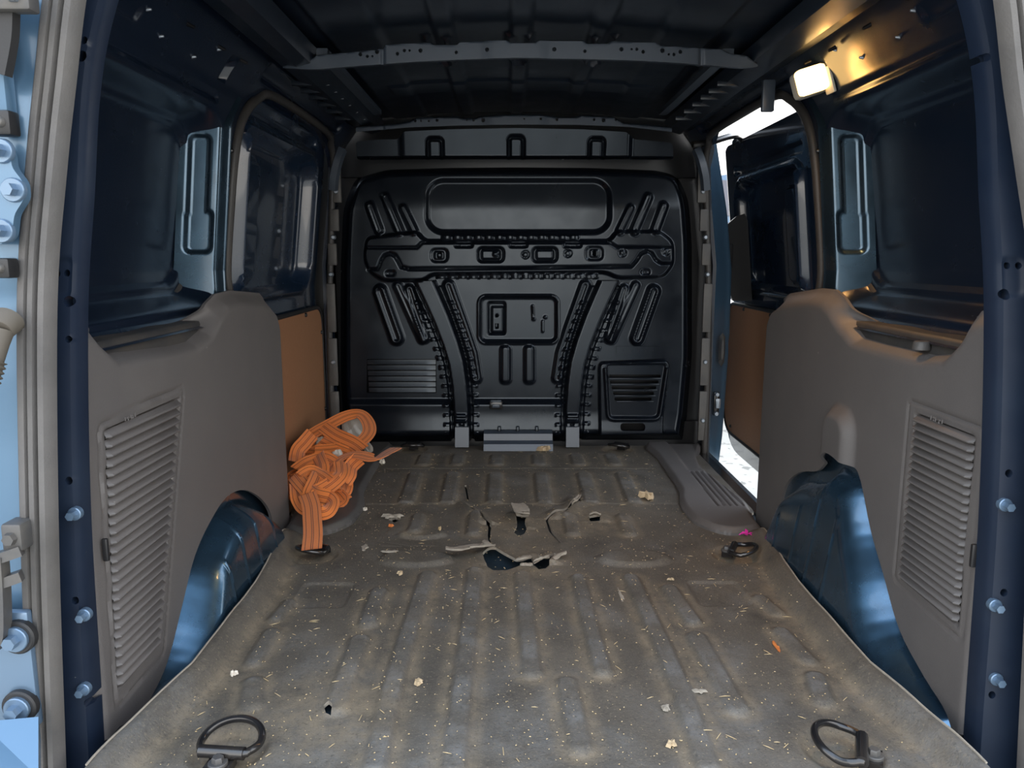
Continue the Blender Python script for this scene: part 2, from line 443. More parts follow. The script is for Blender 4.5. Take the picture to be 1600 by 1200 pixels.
def sheet(name, outline, fn, m, res, parent=None, holes=(), thick=0.0, back=None, angle=50, skirt_mat=0, col=None):
    """a pressed sheet: outline polygon in its own (u,v), fn(u,v)->x,y,z; cut along its outline and holes; thick>0 turns the rim back by `back`"""
    O = np.array(outline, float)
    u0, v0 = O.min(0); u1, v1 = O.max(0)
    ru, rv = res if hasattr(res, '__len__') else (res, res)
    nu = max(2, int(math.ceil((u1 - u0) / ru))); nv = max(2, int(math.ceil((v1 - v0) / rv)))
    us = np.linspace(u0, u1, nu + 1); vs = np.linspace(v0, v1, nv + 1)
    cu, cv = np.meshgrid((us[:-1] + us[1:]) / 2, (vs[:-1] + vs[1:]) / 2, indexing='ij')
    keep = inside(cu, cv, outline)
    for h in holes: keep &= ~inside(cu, cv, h)
    I, J = np.nonzero(keep)
    w = nv + 1
    Q = np.stack([I * w + J, (I + 1) * w + J, (I + 1) * w + J + 1, I * w + J + 1], 1)
    used, inv = np.unique(Q.ravel(), return_inverse=True); Q = inv.reshape(-1, 4)
    U = us[used // w].copy(); V = vs[used % w].copy()
    E = np.concatenate([Q[:, [0, 1]], Q[:, [1, 2]], Q[:, [2, 3]], Q[:, [3, 0]]])
    key = np.sort(E, 1); key = key[:, 0] * 10000000 + key[:, 1]
    uq, first, cnt = np.unique(key, return_index=True, return_counts=True)
    BE = E[first[cnt == 1]]
    bv = np.unique(BE.ravel())
    rings = [list(map(tuple, outline))] + [list(map(tuple, h)) for h in holes]
    bd = np.full(len(bv), 1e9); bx = U[bv].copy(); by = V[bv].copy()
    X, Y = U[bv], V[bv]
    for r in rings:
        for (ax, ay), (ex, ey) in zip(r, r[1:] + r[:1]):
            dx, dy = ex - ax, ey - ay; L2 = dx * dx + dy * dy + 1e-14
            t = np.clip(((X - ax) * dx + (Y - ay) * dy) / L2, 0, 1)
            px, py = ax + t * dx, ay + t * dy; d = np.hypot(X - px, Y - py)
            k = d < bd; bd[k] = d[k]; bx[k] = px[k]; by[k] = py[k]
    ok = bd < 1.6 * max(ru, rv)
    U[bv[ok]] = bx[ok]; V[bv[ok]] = by[ok]
    x, y, z = fn(U, V)
    P = np.stack([x, y, z], 1)
    faces = Q.tolist(); mi = [0] * len(faces)
    if thick > 0:
        bk = np.array(back, float) * thick
        remap = {int(k): len(P) + i for i, k in enumerate(bv)}
        P = np.concatenate([P, P[bv] + bk])
        for a, b in BE: faces.append([int(b), int(a), remap[int(a)], remap[int(b)]]); mi.append(skirt_mat)
    o = mesh(name, P, faces, m, parent, angle=angle)
    if skirt_mat: o.data.polygons.foreach_set('material_index', mi)
    if col is not None:
        c = col(U, V); 
        if thick > 0: c = np.concatenate([c, c[bv]])
        ca = o.data.color_attributes.new('wear', 'FLOAT_COLOR', 'POINT')
        ca.data.foreach_set('color', np.concatenate([c, np.ones((len(c), 1))], 1).ravel())
    return o

# ================================================================== THE SETTING
# ---- ground outside and the van's outer shell
g = MB().box((0, 6, -0.625), (60, 60, 0.05)).build('ground', 'concrete', None, False)
tag(g, 'pale sunlit concrete ground outside the open side door', 'ground', kind='structure')

shell = empty('body_shell', (0, 1.8, -0.35))
tag(shell, 'blue outer body of the van around the load space', 'van body', kind='structure')
b = MB(); b.box((-0.86, 2.5, 0.33), (0.02, 3.4, 1.5), 0.005); b.build('outer_side', 'body_blue', shell)
b = MB(); b.box((0.86, 1.32, 0.33), (0.02, 0.94, 1.5), 0.005); b.build('outer_side', 'body_blue', shell)
b = MB(); b.box((0.80, 3.75, 0.33), (0.02, 0.9, 1.5), 0.005); b.build('outer_side', 'body_blue', shell)
b = MB(); b.box((0, 2.52, 1.19), (1.60, 3.35, 0.02), 0.004); b.build('outer_roof', 'body_blue', shell)
b = MB(); b.box((0, 2.52, -0.20), (1.30, 3.35, 0.02), 0.004); b.build('underbody', 'black_metal', shell)
b = MB(); b.box((0, 4.18, 0.5), (1.68, 0.02, 1.38), 0.004); b.build('cab_front', 'black_plastic', shell)
b = MB(); b.box((-0.71, 0.87, 1.0), (0.28, 0.02, 0.4), 0.004); b.build('corner', 'body_blue', shell)

# ---- metal load floor under the rubber
def fz(x, y):
    z = np.full(np.shape(x), -0.021)
    for xr in (-0.43, -0.3, -0.17, -0.045, 0.08, 0.21, 0.34, 0.46):
        z = z + pad(np.abs(x - xr) - 0.022, 0.008, 0.012)
    z = z - pad(np.abs(y - 1.62) - 0.05, 0.012, 0.015)
    return x, y, z
fl = sheet('floor', [(-0.66, 0.80), (0.66, 0.80), (0.66, 2.64), (-0.66, 2.64)], fz, 'floor_metal', (0.012, 0.02))
tag(fl, 'ribbed blue metal load floor under the torn rubber mat', 'floor', kind='structure')

# ---- roof
def roof_z(x, y):
    z = 1.088 + 0.034 * (1 - (x / 0.56) ** 2)
    for xr in (-0.17, -0.01, 0.155):
        z = z - pad(np.abs(x - xr) - 0.020, 0.007, 0.004)
    for xr in (-0.36, 0.34):
        z = z - pad(np.abs(x - xr) - 0.055, 0.006, 0.006)
    for xr in (-0.19, -0.012, 0.172):                         # pressed U loops ahead of the front bow
        d = np.minimum(d_seg(x, y, [(xr - 0.022, 1.75), (xr - 0.022, 1.94), (xr - 0.014, 1.965), (xr + 0.014, 1.965), (xr + 0.022, 1.94), (xr + 0.022, 1.75)]), 9)
        z = z - pad(d - 0.006, 0.010, 0.004)
    z = z - pad(np.abs(y - 2.24) - 0.06, 0.006, 0.004) * (np.abs(x) < 0.36)
    return x, y, z
ceil = sheet('ceiling', [(-0.56, 0.86), (0.56, 0.86), (0.56, 2.66), (-0.56, 2.66)], roof_z, 'roof_black', 0.006)
tag(ceil, 'dark painted steel roof skin with pressed ribs above the load space', 'roof', kind='structure')

def interp(tab, x):
    a = np.array(tab, float); return np.interp(x, a[:, 0], a[:, 1])
def circle(cx, cy, r, n=12, ry=None):
    ry = r if ry is None else ry
    return [(cx + r * math.cos(2 * math.pi * k / n), cy + ry * math.sin(2 * math.pi * k / n)) for k in range(n)]

def bow(name, Y, top, bot, holes_px, label, res, m, depth):
    xs = [p[0] for p in top]
    poly = [ony(px, interp(bot, px), Y) for px in np.linspace(xs[0], xs[-1], 40)]
    poly += [ony(px, py, Y) for px, py in top[::-1]]
    poly = [(p[0], p[2]) for p in poly]
    hs = []
    for (px, py, r) in holes_px:
        c = ony(px, py, Y); hs.append(circle(c[0], c[2], r, 10))
    def fn(x, z):
        u, v = topx(x, Y, z)
        y = np.full(np.shape(x), Y) + 0.02 * sstep(0, 1, (np.interp(u, [q[0] for q in top], [q[1] for q in top]) + 4 - v) / 6.0)
        for xc in (598, 1096): y = y + pad(np.abs(u - xc) - 2.5, 0.004, 1.5)
        y = y - pad(np.abs(u - 806) - 45, 0.004, 12)
        return x, y, z
    o = sheet(name, poly, fn, m, res, holes=hs, thick=depth, back=(0, 1, 0.15))
    tag(o, label, 'roof bow', kind='structure')
    return o
top1 = [(442, 100), (455, 96), (488, 88), (494, 83), (560, 77), (596, 73), (602, 66), (672, 63), (678, 67), (712, 67), (718, 62), (792, 60), (798, 64), (836, 64),
        (842, 60), (912, 60), (918, 65), (950, 65), (957, 61), (1026, 63), (1034, 68), (1070, 70), (1130, 74), (1140, 80), (1168, 84), (1184, 96)]
bot1 = [(442, 106), (490, 109), (560, 103), (640, 97), (720, 93), (806, 91), (900, 92), (980, 94), (1060, 98), (1120, 103), (1160, 106), (1184, 104)]
h1 = [(563, 85, .0042), (574, 88, .0035), (582, 88, .0025), (589, 81, .0046), (621, 84, .004), (632, 79, .0036), (640, 79, .0026), (657, 79, .0046), (713, 82, .0038), (761, 78, .0045),
      (866, 77, .0045), (914, 80, .0038), (971, 77, .0045), (987, 77, .0026), (995, 77, .0036), (1005, 81, .004), (1035, 79, .0050), (1045, 85, .0026), (1053, 85, .0036), (1063, 81, .0042)]
bw1 = bow('ceiling_bow', 1.70, top1, bot1, h1, 'pale grey steel bow across the middle of the roof, pierced with holes', 0.0028, 'bow_steel', 0.03)
top2 = [(556, 196), (618, 192), (640, 188), (650, 182), (715, 180), (722, 183), (742, 183), (750, 180), (806, 177), (850, 178), (872, 181), (900, 181), (908, 178), (960, 181), (974, 190), (1010, 193), (1050, 197)]
bot2 = [(556, 206), (640, 199), (720, 196), (806, 195), (900, 195), (980, 198), (1050, 206)]
h2 = [(649, 189, .0042), (658, 189, .0032), (670, 189, .0036), (683, 188, .0046), (730, 188, .003), (740, 188, .004), (755, 188, .006), (819, 186, .003), (845, 186, .004), (870, 187, .0045),
      (928, 187, .0042), (943, 188, .006), (962, 187, .004)]
bw2 = bow('ceiling_bow', 2.42, top2, bot2, h2, 'smaller steel roof bow close above the black bulkhead', 0.003, 'bow_steel', 0.025)

# longitudinal roof side rails, with stiffener bars and clips
for s, side in ((-1, 'left'), (1, 'right')):
    r = empty('ceiling_rail', (s * 0.55, 1.7, 1.07))
    tag(r, 'dark steel rail along the %s edge of the roof' % side, 'roof rail', kind='structure')
    path = [(s * 0.50, y, 1.052) for y in np.linspace(0.9, 2.6, 30)]
    V, F = sweep(path, [(-0.03, 0.03), (-0.022, 0.0), (0.02, -0.012), (0.05, -0.004), (0.06, 0.03)], lambda t, p, T: (0, 0, 1))
    mesh('rail', V, F, 'roof_black', r, angle=30)
    for k, yy in enumerate((1.9, 1.98, 2.06, 2.15, 2.25, 2.36)):
        MB().box((s * 0.50, yy, 1.050), (0.09, 0.010, 0.012), 0.002).build('rib', 'roof_black', r)
    V, F = sweep([(s * 0.43, y, 1.075) for y in np.linspace(1.72, 2.42, 12)], [(-.012, -.006), (.012, -.006), (.012, .008), (-.012, .008)], lambda t, p, T: (0, 0, 1))
    mesh('stiffener', V, F, 'bow_steel', r)
    for yy, zz in ((1.08, 1.03), (1.22, 1.032), (1.36, 1.03), (1.5, 1.03), (1.62, 1.035)):
        MB().cyl((s * 0.568, yy, zz), (s * 0.556, yy, zz - 0.006), 0.004, 0.003, 10).build('clip', 'black_metal', r)

# ---- upper body sides
def wall_x(y, z):
    x = 0.655 - 0.13 * np.maximum(0, z - 0.62) - 0.05 * sstep(0.97, 1.09, z)
    x = x - 0.022 * sstep(2.46, 2.60, y)
    d = d_rbox(y, z, 1.27, 0.745, 0.385, 0.185, 0.10)
    x = x + 0.062 * (1 - sstep(-0.018, 0.014, d))
    d2 = d_rbox(y, z, 1.27, 0.75, 0.355, 0.155, 0.08)                # the blanked window pane stands off inside its rim
    x = x + 0.012 * (1 - sstep(-0.004, 0.004, d2))
    xl = 0.605 + (z - 0.518) / 0.045 * 0.12
    x = np.minimum(x, np.where(y < 1.72, xl, 9))
    # header beads and pressed pockets
    x = x + pad(np.abs(z - 0.957 - 0.01 * (y - 1.3)) - 0.006, 0.006, 0.006) * (y < 1.6)
    x = x + pad(d_rbox(y, z, 1.60, 1.012, 0.016, 0.018, 0.004), 0.020, 0.003)
    x = x + pad(d_rbox(y, z, 1.18, 1.01, 0.06, 0.010, 0.009), 0.005, 0.004)
    x = x - pad(d_seg(y, z, [(1.02, 0.94), (1.02, 0.60)]) - 0.006, 0.008, 0.006)
    x = x + 0.014 * pad(d_seg(y, z, [(1.78, 1.045), (2.5, 1.045)]) - 0.012, 1.0, 0.008)
    return x
OUT = [(0.93, 0.518), (1.725, 0.518), (1.71, 0.56), (1.70, 0.62), (1.695, 0.75), (1.70, 0.86), (1.73, 0.94), (1.80, 0.995), (1.90, 1.018),
       (2.40, 1.018), (2.50, 0.995), (2.545, 0.93), (2.56, 0.80), (2.562, 0.4), (2.555, -0.03), (2.64, -0.03), (2.64, 1.105), (0.93, 1.105)]
APER = OUT[1:15]
walls = {}
for s, side in ((-1, 'left'), (1, 'right')):
    w = sheet('wall_' + side, OUT, lambda y, z, s=s: (s * wall_x(y, z), y, z), 'navy_panel', 0.005, thick=0.012, back=(s, 0, 0))
    tag(w, 'dark navy inner %s body side with a blanked rounded window recess' % side, 'van wall', kind='structure')
    walls[s] = w
    def led(y, u, s=s):
        x = 0.604 + 0.112 * u; zl = 0.528 + 0.012 * u + 0.02 * sstep(0.85, 1.0, u) - 0.055 * sstep(0.10, 0.0, u)
        zl = zl + 0.05 * sstep(1.52, 1.66, y) * sstep(0.3, 1.0, u)
        return s * x, y, zl + 0.0015 * np.sin(40 * y) * u
    sheet('ledge', [(0.95, 0.0), (1.66, 0.0), (1.66, 1.0), (0.95, 1.0)], led, 'dusty_paint', (0.01, 0.04), w)
    # C-pillar face that looks back at the load door, with its pressed pocket
    def pil(x, z, s=s):
        y = 1.606 + 0.28 * (0.725 - x) + 0.030 * sstep(0.652, 0.638, x) + 0.02 * (z - 0.75) + 0.05 * sstep(0.91, 0.99, z)
        pk = np.minimum(d_rbox(x, z, 0.687, 0.775, 0.018, 0.115, 0.010), d_rbox(x, z, 0.683, 0.70, 0.024, 0.042, 0.012))
        y = y + pad(pk, 0.008, 0.006)
        return s * (x - 0.10 * np.maximum(0, z - 0.62)), y, z
    sheet('pillar', rounded([(0.638, 0.50), (0.725, 0.50), (0.725, 0.95), (0.638, 0.985)], 0.01), pil, 'pillar_paint', 0.0022, w)
    # screws and clips along the pillar edge
    for (yy, zz) in ((1.69, 0.66), (1.69, 0.73), (1.69, 0.80), (1.69, 0.87), (1.66, 0.63)):
        xx = wall_x(np.array(yy), np.array(zz))
        MB().cyl((s * (xx + .004), yy, zz), (s * (xx - 0.005), yy, zz), 0.006, 0.0045, 10, 0.001).build('screw', 'black_metal', w)
    for (yy, zz) in ((1.06, 1.02), (1.32, 1.0), (1.45, 1.0), (1.25, 1.02), (1.52, 1.03)):
        xx = float(wall_x(np.array(yy), np.array(zz)))
        MB().cyl((s * (xx + .004), yy, zz), (s * (xx - 0.006), yy, zz), 0.0035, 0.002, 10, 0.0005).build('clip', 'zinc', w)
    # B-pillar inner trim strip with its captive screws
    for k, (z0, z1) in enumerate(((0.03, 0.20), (0.22, 0.38), (0.40, 0.56), (0.62, 0.69), (0.73, 0.80), (0.82, 0.93))):
        xa = 0.622 - 0.10 * max(0, (z0 + z1) / 2 - 0.55)
        MB().box((s * xa, 2.555, (z0 + z1) / 2), (0.028, 0.012, z1 - z0), 0.003).build('bracket', 'dark_grey_plastic', w)
    for zz in (0.10, 0.30, 0.59, 0.71, 0.855):
        xa = 0.622 - 0.10 * max(0, zz - 0.55)
        MB().cyl((s * xa, 2.556, zz), (s * xa, 2.543, zz), 0.0085, 0.007, 14, 0.002).build('screw', 'zinc', w)
    xa = 0.585
    V, F = sweep(spline([(s * 0.60, 2.54, 0.86), (s * 0.592, 2.53, 0.90), (s * 0.578, 2.53, 0.95), (s * 0.565, 2.54, 0.985)], 5), [(-.016, -.004), (.016, -.004), (.010, .012), (-.010, .012)], lambda t, p, T: (0, -1, 0))
    mesh('grab_cover', V, F, 'bow_steel', w, angle=60)

# ---- rear pillars: dark flange with holes and bolts, either side of the load opening
LH = [(132, 63, .0045), (128, 88, .0065), (89, 428, .0045), (103, 427, .0045), (107, 471, .007), (107, 530, .0045), (108, 751, .0055), (118, 938, .0055), (136, 1099, .0055)]
RH = [(1575, 415, .0045), (1591, 415, .0045), (1571, 460, .007), (1575, 739, .0055), (1567, 925, .0055), (1549, 1085, .0055), (1533, 60, .004), (1543, 88, .005)]
LB = [(113, 805), (128, 964), (127, 1081)]
RB = [(1575, 791), (1559, 949), (1561, 1065)]
def table(pts):                      # smooth curve through surveyed (z, x) points
    q = spline([(z, x) for z, x in pts], 8); o = np.argsort(q[:, 0]); q = q[o]
    return lambda z: np.interp(z, q[:, 0], q[:, 1])
edge_x = table([(-0.12, 0.590), (0.066, 0.583), (0.331, 0.574), (0.58, 0.555), (0.725, 0.534), (0.84, 0.517), (0.927, 0.493), (1.02, 0.450), (1.12, 0.38)])   # inner edge of the load opening
seal_x = table([(-0.12, 0.630), (0.013, 0.621), (0.302, 0.602), (0.593, 0.576), (0.748, 0.550), (0.85, 0.529), (0.92, 0.514), (1.02, 0.486), (1.15, 0.43)])    # middle of the grey seal
for s, HL, BL in ((-1, LH, LB), (1, RH, RB)):
    w = walls[s]
    pl = [(0.0, -0.09), (0.062, -0.09), (0.062, 1.12), (0.0, 1.12)]
    hs = []
    for px, py, r in HL:
        c = ony(px, py, 0.924); hs.append(circle(abs(c[0]) - float(edge_x(c[2])), c[2], r * 0.8, 10, r))
    def fn(u, z, s=s):
        y = 0.925 - 0.010 * u / 0.06 + 0.010 * sstep(0.005, 0.0, u)
        y = y + 0.003 * pad(d_rbox(u, z, 0.016, 0.625, 0.012, 0.022, 0.008), 1, 0.004)
        return s * (edge_x(z) + u), y, z
    p = sheet('rear_pillar', pl, fn, 'navy_paint', 0.0026, w, holes=hs, thick=0.02, back=(0, 1, 0))
    for px, py in BL:
        c = ony(px, py, 0.915)
        bm_ = MB().cyl((c[0], 0.926, c[2]), (c[0], 0.918, c[2]), 0.0085, 0.0085, 16, 0.001)
        bm_.cyl((c[0], 0.918, c[2]), (c[0], 0.908, c[2]), 0.0055, 0.0055, 6)
        bm_.build('bolt', 'zinc_blue', w)
    # inner return of the pillar, closing back to the body side
    zz = np.linspace(0.60, 1.10, 24)
    V = [(s * float(edge_x(z)), 0.936, z) for z in zz] + [(s * (float(wall_x(np.array(0.96), np.array(z))) + 0.004), 0.985, z) for z in zz]
    n = len(zz)
    mesh('pillar_return', V, [(i, i + 1, n + i + 1, n + i) for i in range(n - 1)], 'navy_panel', w)

# ---- left sliding door (shut) and right sliding door (popped open), same pressing
def door_profile(y, z, y0):
    yy = y - y0                       # 0 .. 0.93 rear to front
    x = np.zeros(np.shape(y))
    x = x - 0.115 * np.maximum(0, z - 0.55)
    d = d_rbox(yy, z, 0.44, 0.745, 0.33, 0.185, 0.07)
    x = x + 0.040 * (1 - sstep(-0.012, 0.012, d))
    x = x - 0.012 * pad(np.abs(d - 0.014) - 0.008, 1, 0.008)
    d2 = d_rbox(yy, z, 0.30, 0.735, 0.05, 0.15, 0.03)
    x = x - 0.016 * (1 - sstep(-0.008, 0.008, d2))
    x = x - 0.020 * pad(np.abs(yy - 0.10) - 0.015, 1, 0.010) * (z > 0.57) * (z < 0.92)
    x = x + 0.015 * pad(d_rbox(yy, z, 0.45, 0.985, 0.34, 0.014, 0.012), 1, 0.006)
    x = x + 0.06 * sstep(0.89, 0.94, yy)
    return x
DOUT = rounded([(0.0, -0.10), (0.93, -0.10), (0.94, 0.5), (0.93, 1.02), (0.88, 1.085), (0.0, 1.085)], [0.05, 0.20, 0.0, 0.06, 0.04, 0.04], 8)
def make_door(name, s, X, y0, label, drop=0.0):
    d = empty(name, (s * X, y0 + 0.45, -0.1))
    tag(d, label, 'sliding door', kind='structure')
    out = [(y0 + a, b - drop) for a, b in DOUT]
    sheet('inner_skin', out, lambda y, z: (s * (X + door_profile(y, z + drop, y0)), y, z), 'door_navy', 0.006, d, thick=0.05, back=(s, 0, 0))
    V = [(s * (X + 0.075 - 0.115 * max(0, b - 0.55)), y0 + a, b - drop) for a, b in DOUT]
    mesh('outer_skin', V, [tuple(range(len(V)))], 'body_blue', d, False)
    hb = rounded([(0.02, -0.03), (0.90, -0.03), (0.915, 0.20), (0.905, 0.485), (0.02, 0.485)], [0.02, 0.16, 0.0, 0.07, 0.02], 8)
    hb = [(y0 + a, b - drop) for a, b in hb]
    h = sheet('hardboard_panel', hb, lambda y, z: (s * (X - 0.014 + 0 * y), y, z), 'hardboard', 0.012, d, thick=0.006, back=(s, 0, 0))
    for a, bz in ((0.89, 0.40), (0.90, 0.14), (0.70, 0.472), (0.40, 0.472), (0.80, 0.0)):
        MB().cyl((s * (X - 0.008), y0 + a, bz - drop), (s * (X - 0.02), y0 + a, bz - drop), 0.008, 0.006, 12, 0.002).build('fastener', 'black_plastic', h)
    rim = [(s * (X - 0.012), a, b) for a, b in hb]
    tube('edge_trim', rim, 0.007, 'black_rubber', h, 8, True)
    return d
make_door('door_1', -1, 0.672, 1.66, 'shut left sliding door with a brown hardboard lower lining', 0.0)
d1 = make_door('door_2', 1, 0.865, 2.20, 'open right sliding door standing off the body, hardboard lining below', 0.02)

# handle housing on the open door
hp = [ony(px, py, 2.80) for px, py in ((1150, 338), (1162, 334), (1167, 345), (1174, 470), (1144, 470), (1130, 432), (1127, 400), (1128, 372), (1136, 350))]
hx = [(p[0], p[2]) for p in hp]
V = [(x, 2.79, z) for x, z in hx] + [(x + 0.03, 2.93, z) for x, z in hx]; n = len(hx)
hh = mesh('handle_housing', V, [tuple(range(n))[::-1], tuple(range(n, 2 * n))] + [(i, (i + 1) % n, n + (i + 1) % n, n + i) for i in range(n)], 'black_plastic', d1, False)
for py in (378, 424):
    c = ony(1131, py, 2.79); MB().box((c[0] + 0.002, 2.786, c[2]), (0.03, 0.012, 0.008), 0.002).build('grip_end', 'bow_steel', hh)
c0 = ony(1140, 400, 2.79)
MB().box((c0[0], 2.786, c0[2]), (0.020, 0.014, 0.085), 0.004).build('grip', 'black_rubber', hh)

# top hinge arm of the open door
arm = [ony(1082, 226, 2.50), ony(1110, 222, 2.52), ony(1142, 213, 2.6), ony(1156, 215, 2.85), ony(1162, 232, 2.95)]
tube('roller_arm', spline(arm, 6), 0.010, 'black_metal', d1, 8)
MB().box(ony(1158, 226, 2.98), (0.06, 0.05, 0.045), 0.008).build('roller_bracket', 'black_metal', d1)

# outer B-pillar jamb, body colour, with rubber plug and latch striker
def jamb(u, z):
    tmb = np.interp(z, [-0.2, 0.0, 0.35, 0.6, 0.8, 1.05], [-0.022, -0.006, 0.004, 0.0, -0.025, -0.075])
    x = 0.658 + 0.092 * u + tmb
    y = 2.65 + 0.10 * u + 0.01 * pad(np.abs(z - 0.34) - 0.02, 1, 0.02) - 0.012 * sstep(0.80, 1.0, u)
    return x, y, z
jb = sheet('trim_1', [(0, -0.2), (1.0, -0.2), (1.0, 1.03), (0, 1.03)], jamb, 'body_blue', (0.1, 0.02), thick=0.02, back=(0.3, 1, 0))
tag(jb, 'light blue outer jamb of the right door opening', 'door jamb', kind='structure')
c = ony(1127, 546, 2.68)
pv = [(c[0] + dx, 2.672, c[2] + dz) for dx, dz in ((-.012, .0), (-.010, .045), (.0, .06), (.010, .045), (.012, 0), (.010, -.045), (0, -.06), (-.010, -.045))]
pv2 = [(x * 0.35 + c[0] * 0.65, 2.662, z * 0.6 + c[2] * 0.4) for x, y, z in pv]
mesh('plug', pv + pv2, [(i, (i + 1) % 8, 8 + (i + 1) % 8, 8 + i) for i in range(8)] + [tuple(range(8, 16))], 'dirt_metal', jb, False)
c = ony(1118, 630, 2.66)
st = MB().box((c[0], 2.655, c[2]), (0.020, 0.02, 0.085), 0.004); st.build('striker_plate', 'black_metal', jb)
MB().box((c[0] + .004, 2.643, c[2] + .003), (0.018, 0.012, 0.035), 0.003).build('striker', 'zinc', jb)
for dz in (-0.034, 0.034): MB().cyl((c[0], 2.650, c[2] + dz), (c[0], 2.638, c[2] + dz), 0.009, 0.008, 12, 0.002).build('bolt', 'zinc', jb)

# sill outside the step trims
for k, s in ((2, -1), (3, 1)):
    V, F = sweep([(s * 0.66, y, -0.02) for y in np.linspace(1.72, 2.62, 8)], [(-.05, -.06), (.0, -.06), (.0, -.03), (-.01, -.01), (-.02, .006), (-.05, .006)] if s > 0 else [(.05, -.06), (.05, .006), (.02, .006), (.01, -.01), (0, -.03), (0, -.06)],
                 lambda t, p, T: (0, 0, 1))
    o = mesh('trim_%d' % k, V, F, 'black_metal', None, angle=25)
    tag(o, 'dark painted door sill along the %s door opening' % ('left' if s < 0 else 'right'), 'door sill', kind='structure')

# ================================================================== BULKHEAD (pressed black steel wall behind the seats)
BY = 2.62
def Bq(px, py): p = ony(px, py, BY); return (p[0], p[2])
def bulk_h(px, py):
    m = 1616 - px                                        # mirrored column
    h = np.zeros(np.shape(px))
    out_d = d_poly(px, py, BULK_PX)
    h = h - 0.075 * sstep(-26, 2, out_d) ** 1.6          # rim rolls away to the front
    h = h - 0.020 * sstep(330, 255, py)                  # the top leans away
    h = h - pad(d_rbox(px, py, 810, 322, 143, 41, 26), 0.016, 5)
    # belt
    belt = d_poly(px, py, rounded([(574, 372), (640, 364), (654, 364), (664, 377), (952, 377), (962, 362), (1030, 362), (1050, 378), (1051, 412), (1036, 432), (965, 434), (945, 425), (676, 428), (662, 438), (600, 438), (580, 426), (570, 405)], 9))
    h = h + pad(belt, 0.020, 3.0)
    gl = [(574, 387), (652, 387), (660, 379), (952, 379), (963, 386), (1046, 386)]
    h = h - pad(d_seg(px, py, gl) - 1.3, 0.009, 1.6)
    g2 = [(576, 421), (592, 420), (597, 407), (602, 399), (610, 396), (618, 399), (623, 407), (628, 417), (640, 420), (806, 419), (985, 416), (993, 407), (1000, 396), (1009, 392), (1017, 396), (1023, 406), (1030, 411), (1048, 411)]
    h = h - pad(d_seg(px, py, g2) - 1.6, 0.010, 1.8)
    for cx, cy, hx, hy, dp in ((687, 399, 13, 10, .006), (928, 396, 13, 10, .006), (767, 398, 20, 11, .014), (851, 398, 19, 11, .014), (725, 383, 14, 3.5, .008), (810, 383, 14, 3.5, .008), (894, 383, 14, 3.5, .008), (611, 427, 7, 4, .006), (1007, 425, 7, 4, .006)):
        h = h - pad(d_rbox(px, py, cx, cy, hx, hy, min(hy, 7)), dp, 2)
        h = h + pad(d_rbox(px, py, cx, cy, hx - 6, hy - 4, 3), dp * 0.7, 1.5)
    h = h - pad(d_rbox(px, py, 687, 399, 2.6, 3.4, 0.5), 0.02, 0.8) - pad(d_rbox(px, py, 928, 396, 1.6, 3.4, 0.5), 0.02, 0.8)
    for cx, cy in ((821, 398), (887, 396), (972, 395), (1039, 393)):
        h = h - pad(np.abs(np.hypot(px - cx, py - cy) - 5) - 0.8, 0.005, 1.0)
    h = h + pad(np.hypot(px - 774, py - 397) - 3.5, 0.006, 1.2)
    # serrated strips under and over the belt
    for y0, x0, x1 in ((371.5, 690, 904), (431.5, 682, 934)):
        band = pad(np.abs(py - y0) - 3.6, 1, 0.8) * ((px > x0) & (px < x1))
        h = h + band * (0.004 + 0.006 * np.abs(np.sin((px - x0) * math.pi / 16.5)))
    # two swept legs, with ticks along both sides
    L = [(664, 440), (676, 466), (690, 498), (704, 535), (713, 566), (718, 600), (721, 640), (722, 700)]
    for k, q in ((0, px), (1, m - 1)):
        d = d_seg(q, py, L)
        wdt = np.interp(py, [440, 520, 640, 700], [14, 13, 12, 11])
        h = h + pad(d - wdt, 0.026, 3.0) * (py > 438)
        h = h - pad(np.abs(d - wdt - 4) - 2, 0.006, 1.5) * (py > 448)
        tick = np.where((np.mod(py - 470, 14.5) < 5.0) & (py > 465), 1.0, 0.0)
        h = h + pad(np.abs(d - wdt - 10) - 4.5, 0.006, 1.5) * tick
        h = h + pad(np.abs(py - 647) - 2, 0.008, 1.2) * (np.abs(q - 721) < 8) + pad(np.abs(py - 655) - 1.6, 0.008, 1.2) * (np.abs(q - 721) < 8)
        h = h - pad(np.hypot(q - 722, py - 662) - 2.6, 0.02, 0.9)
        # diagonal pressed ribs
        for pts, w_, hh in (([(594, 455), (620, 528)], 9, .018), ([(622, 446), (660, 530)], 5, .016), ([(640, 452), (664, 528)], 6, .014),
                            ([(701, 446), (724, 510), (738, 552), (744, 590)], 7, .014),
                            ([(578, 322), (592, 360)], 5, .016), ([(602, 308), (625, 362)], 5, .016), ([(630, 325), (648, 362)], 4, .014)):
            h = h + pad(d_seg(q, py, pts) - w_, hh, 4.0)
            h = h - pad(d_seg(q, py, pts) - w_ * 0.45, hh * 0.45, 2.5)
    # centre plate
    cp_ = d_rbox(px, py, 810, 499, 59, 34, 9)
    h = h - pad(cp_, 0.012, 3.0)
    h = h + pad(np.abs(cp_ - 3) - 1.6, 0.004, 1.5)
    lp = d_rbox(px, py, 776, 498, 13, 25, 3)
    h = h - pad(lp, 0.014, 1.6) + pad(d_rbox(px, py, 777, 500, 9, 20, 2), 0.009, 1.5)
    h = h - pad(np.hypot(px - 776, py - 494) - 1.5, 0.02, .6) - pad(d_rbox(px, py, 776, 510, 1.8, 3.2, .5), 0.02, .6)
    for pts in ([(832, 478), (833, 497)], [(848, 502), (848, 518)]):
        h = h + pad(d_seg(px, py, pts) - 1.2, 0.005, 1.2)
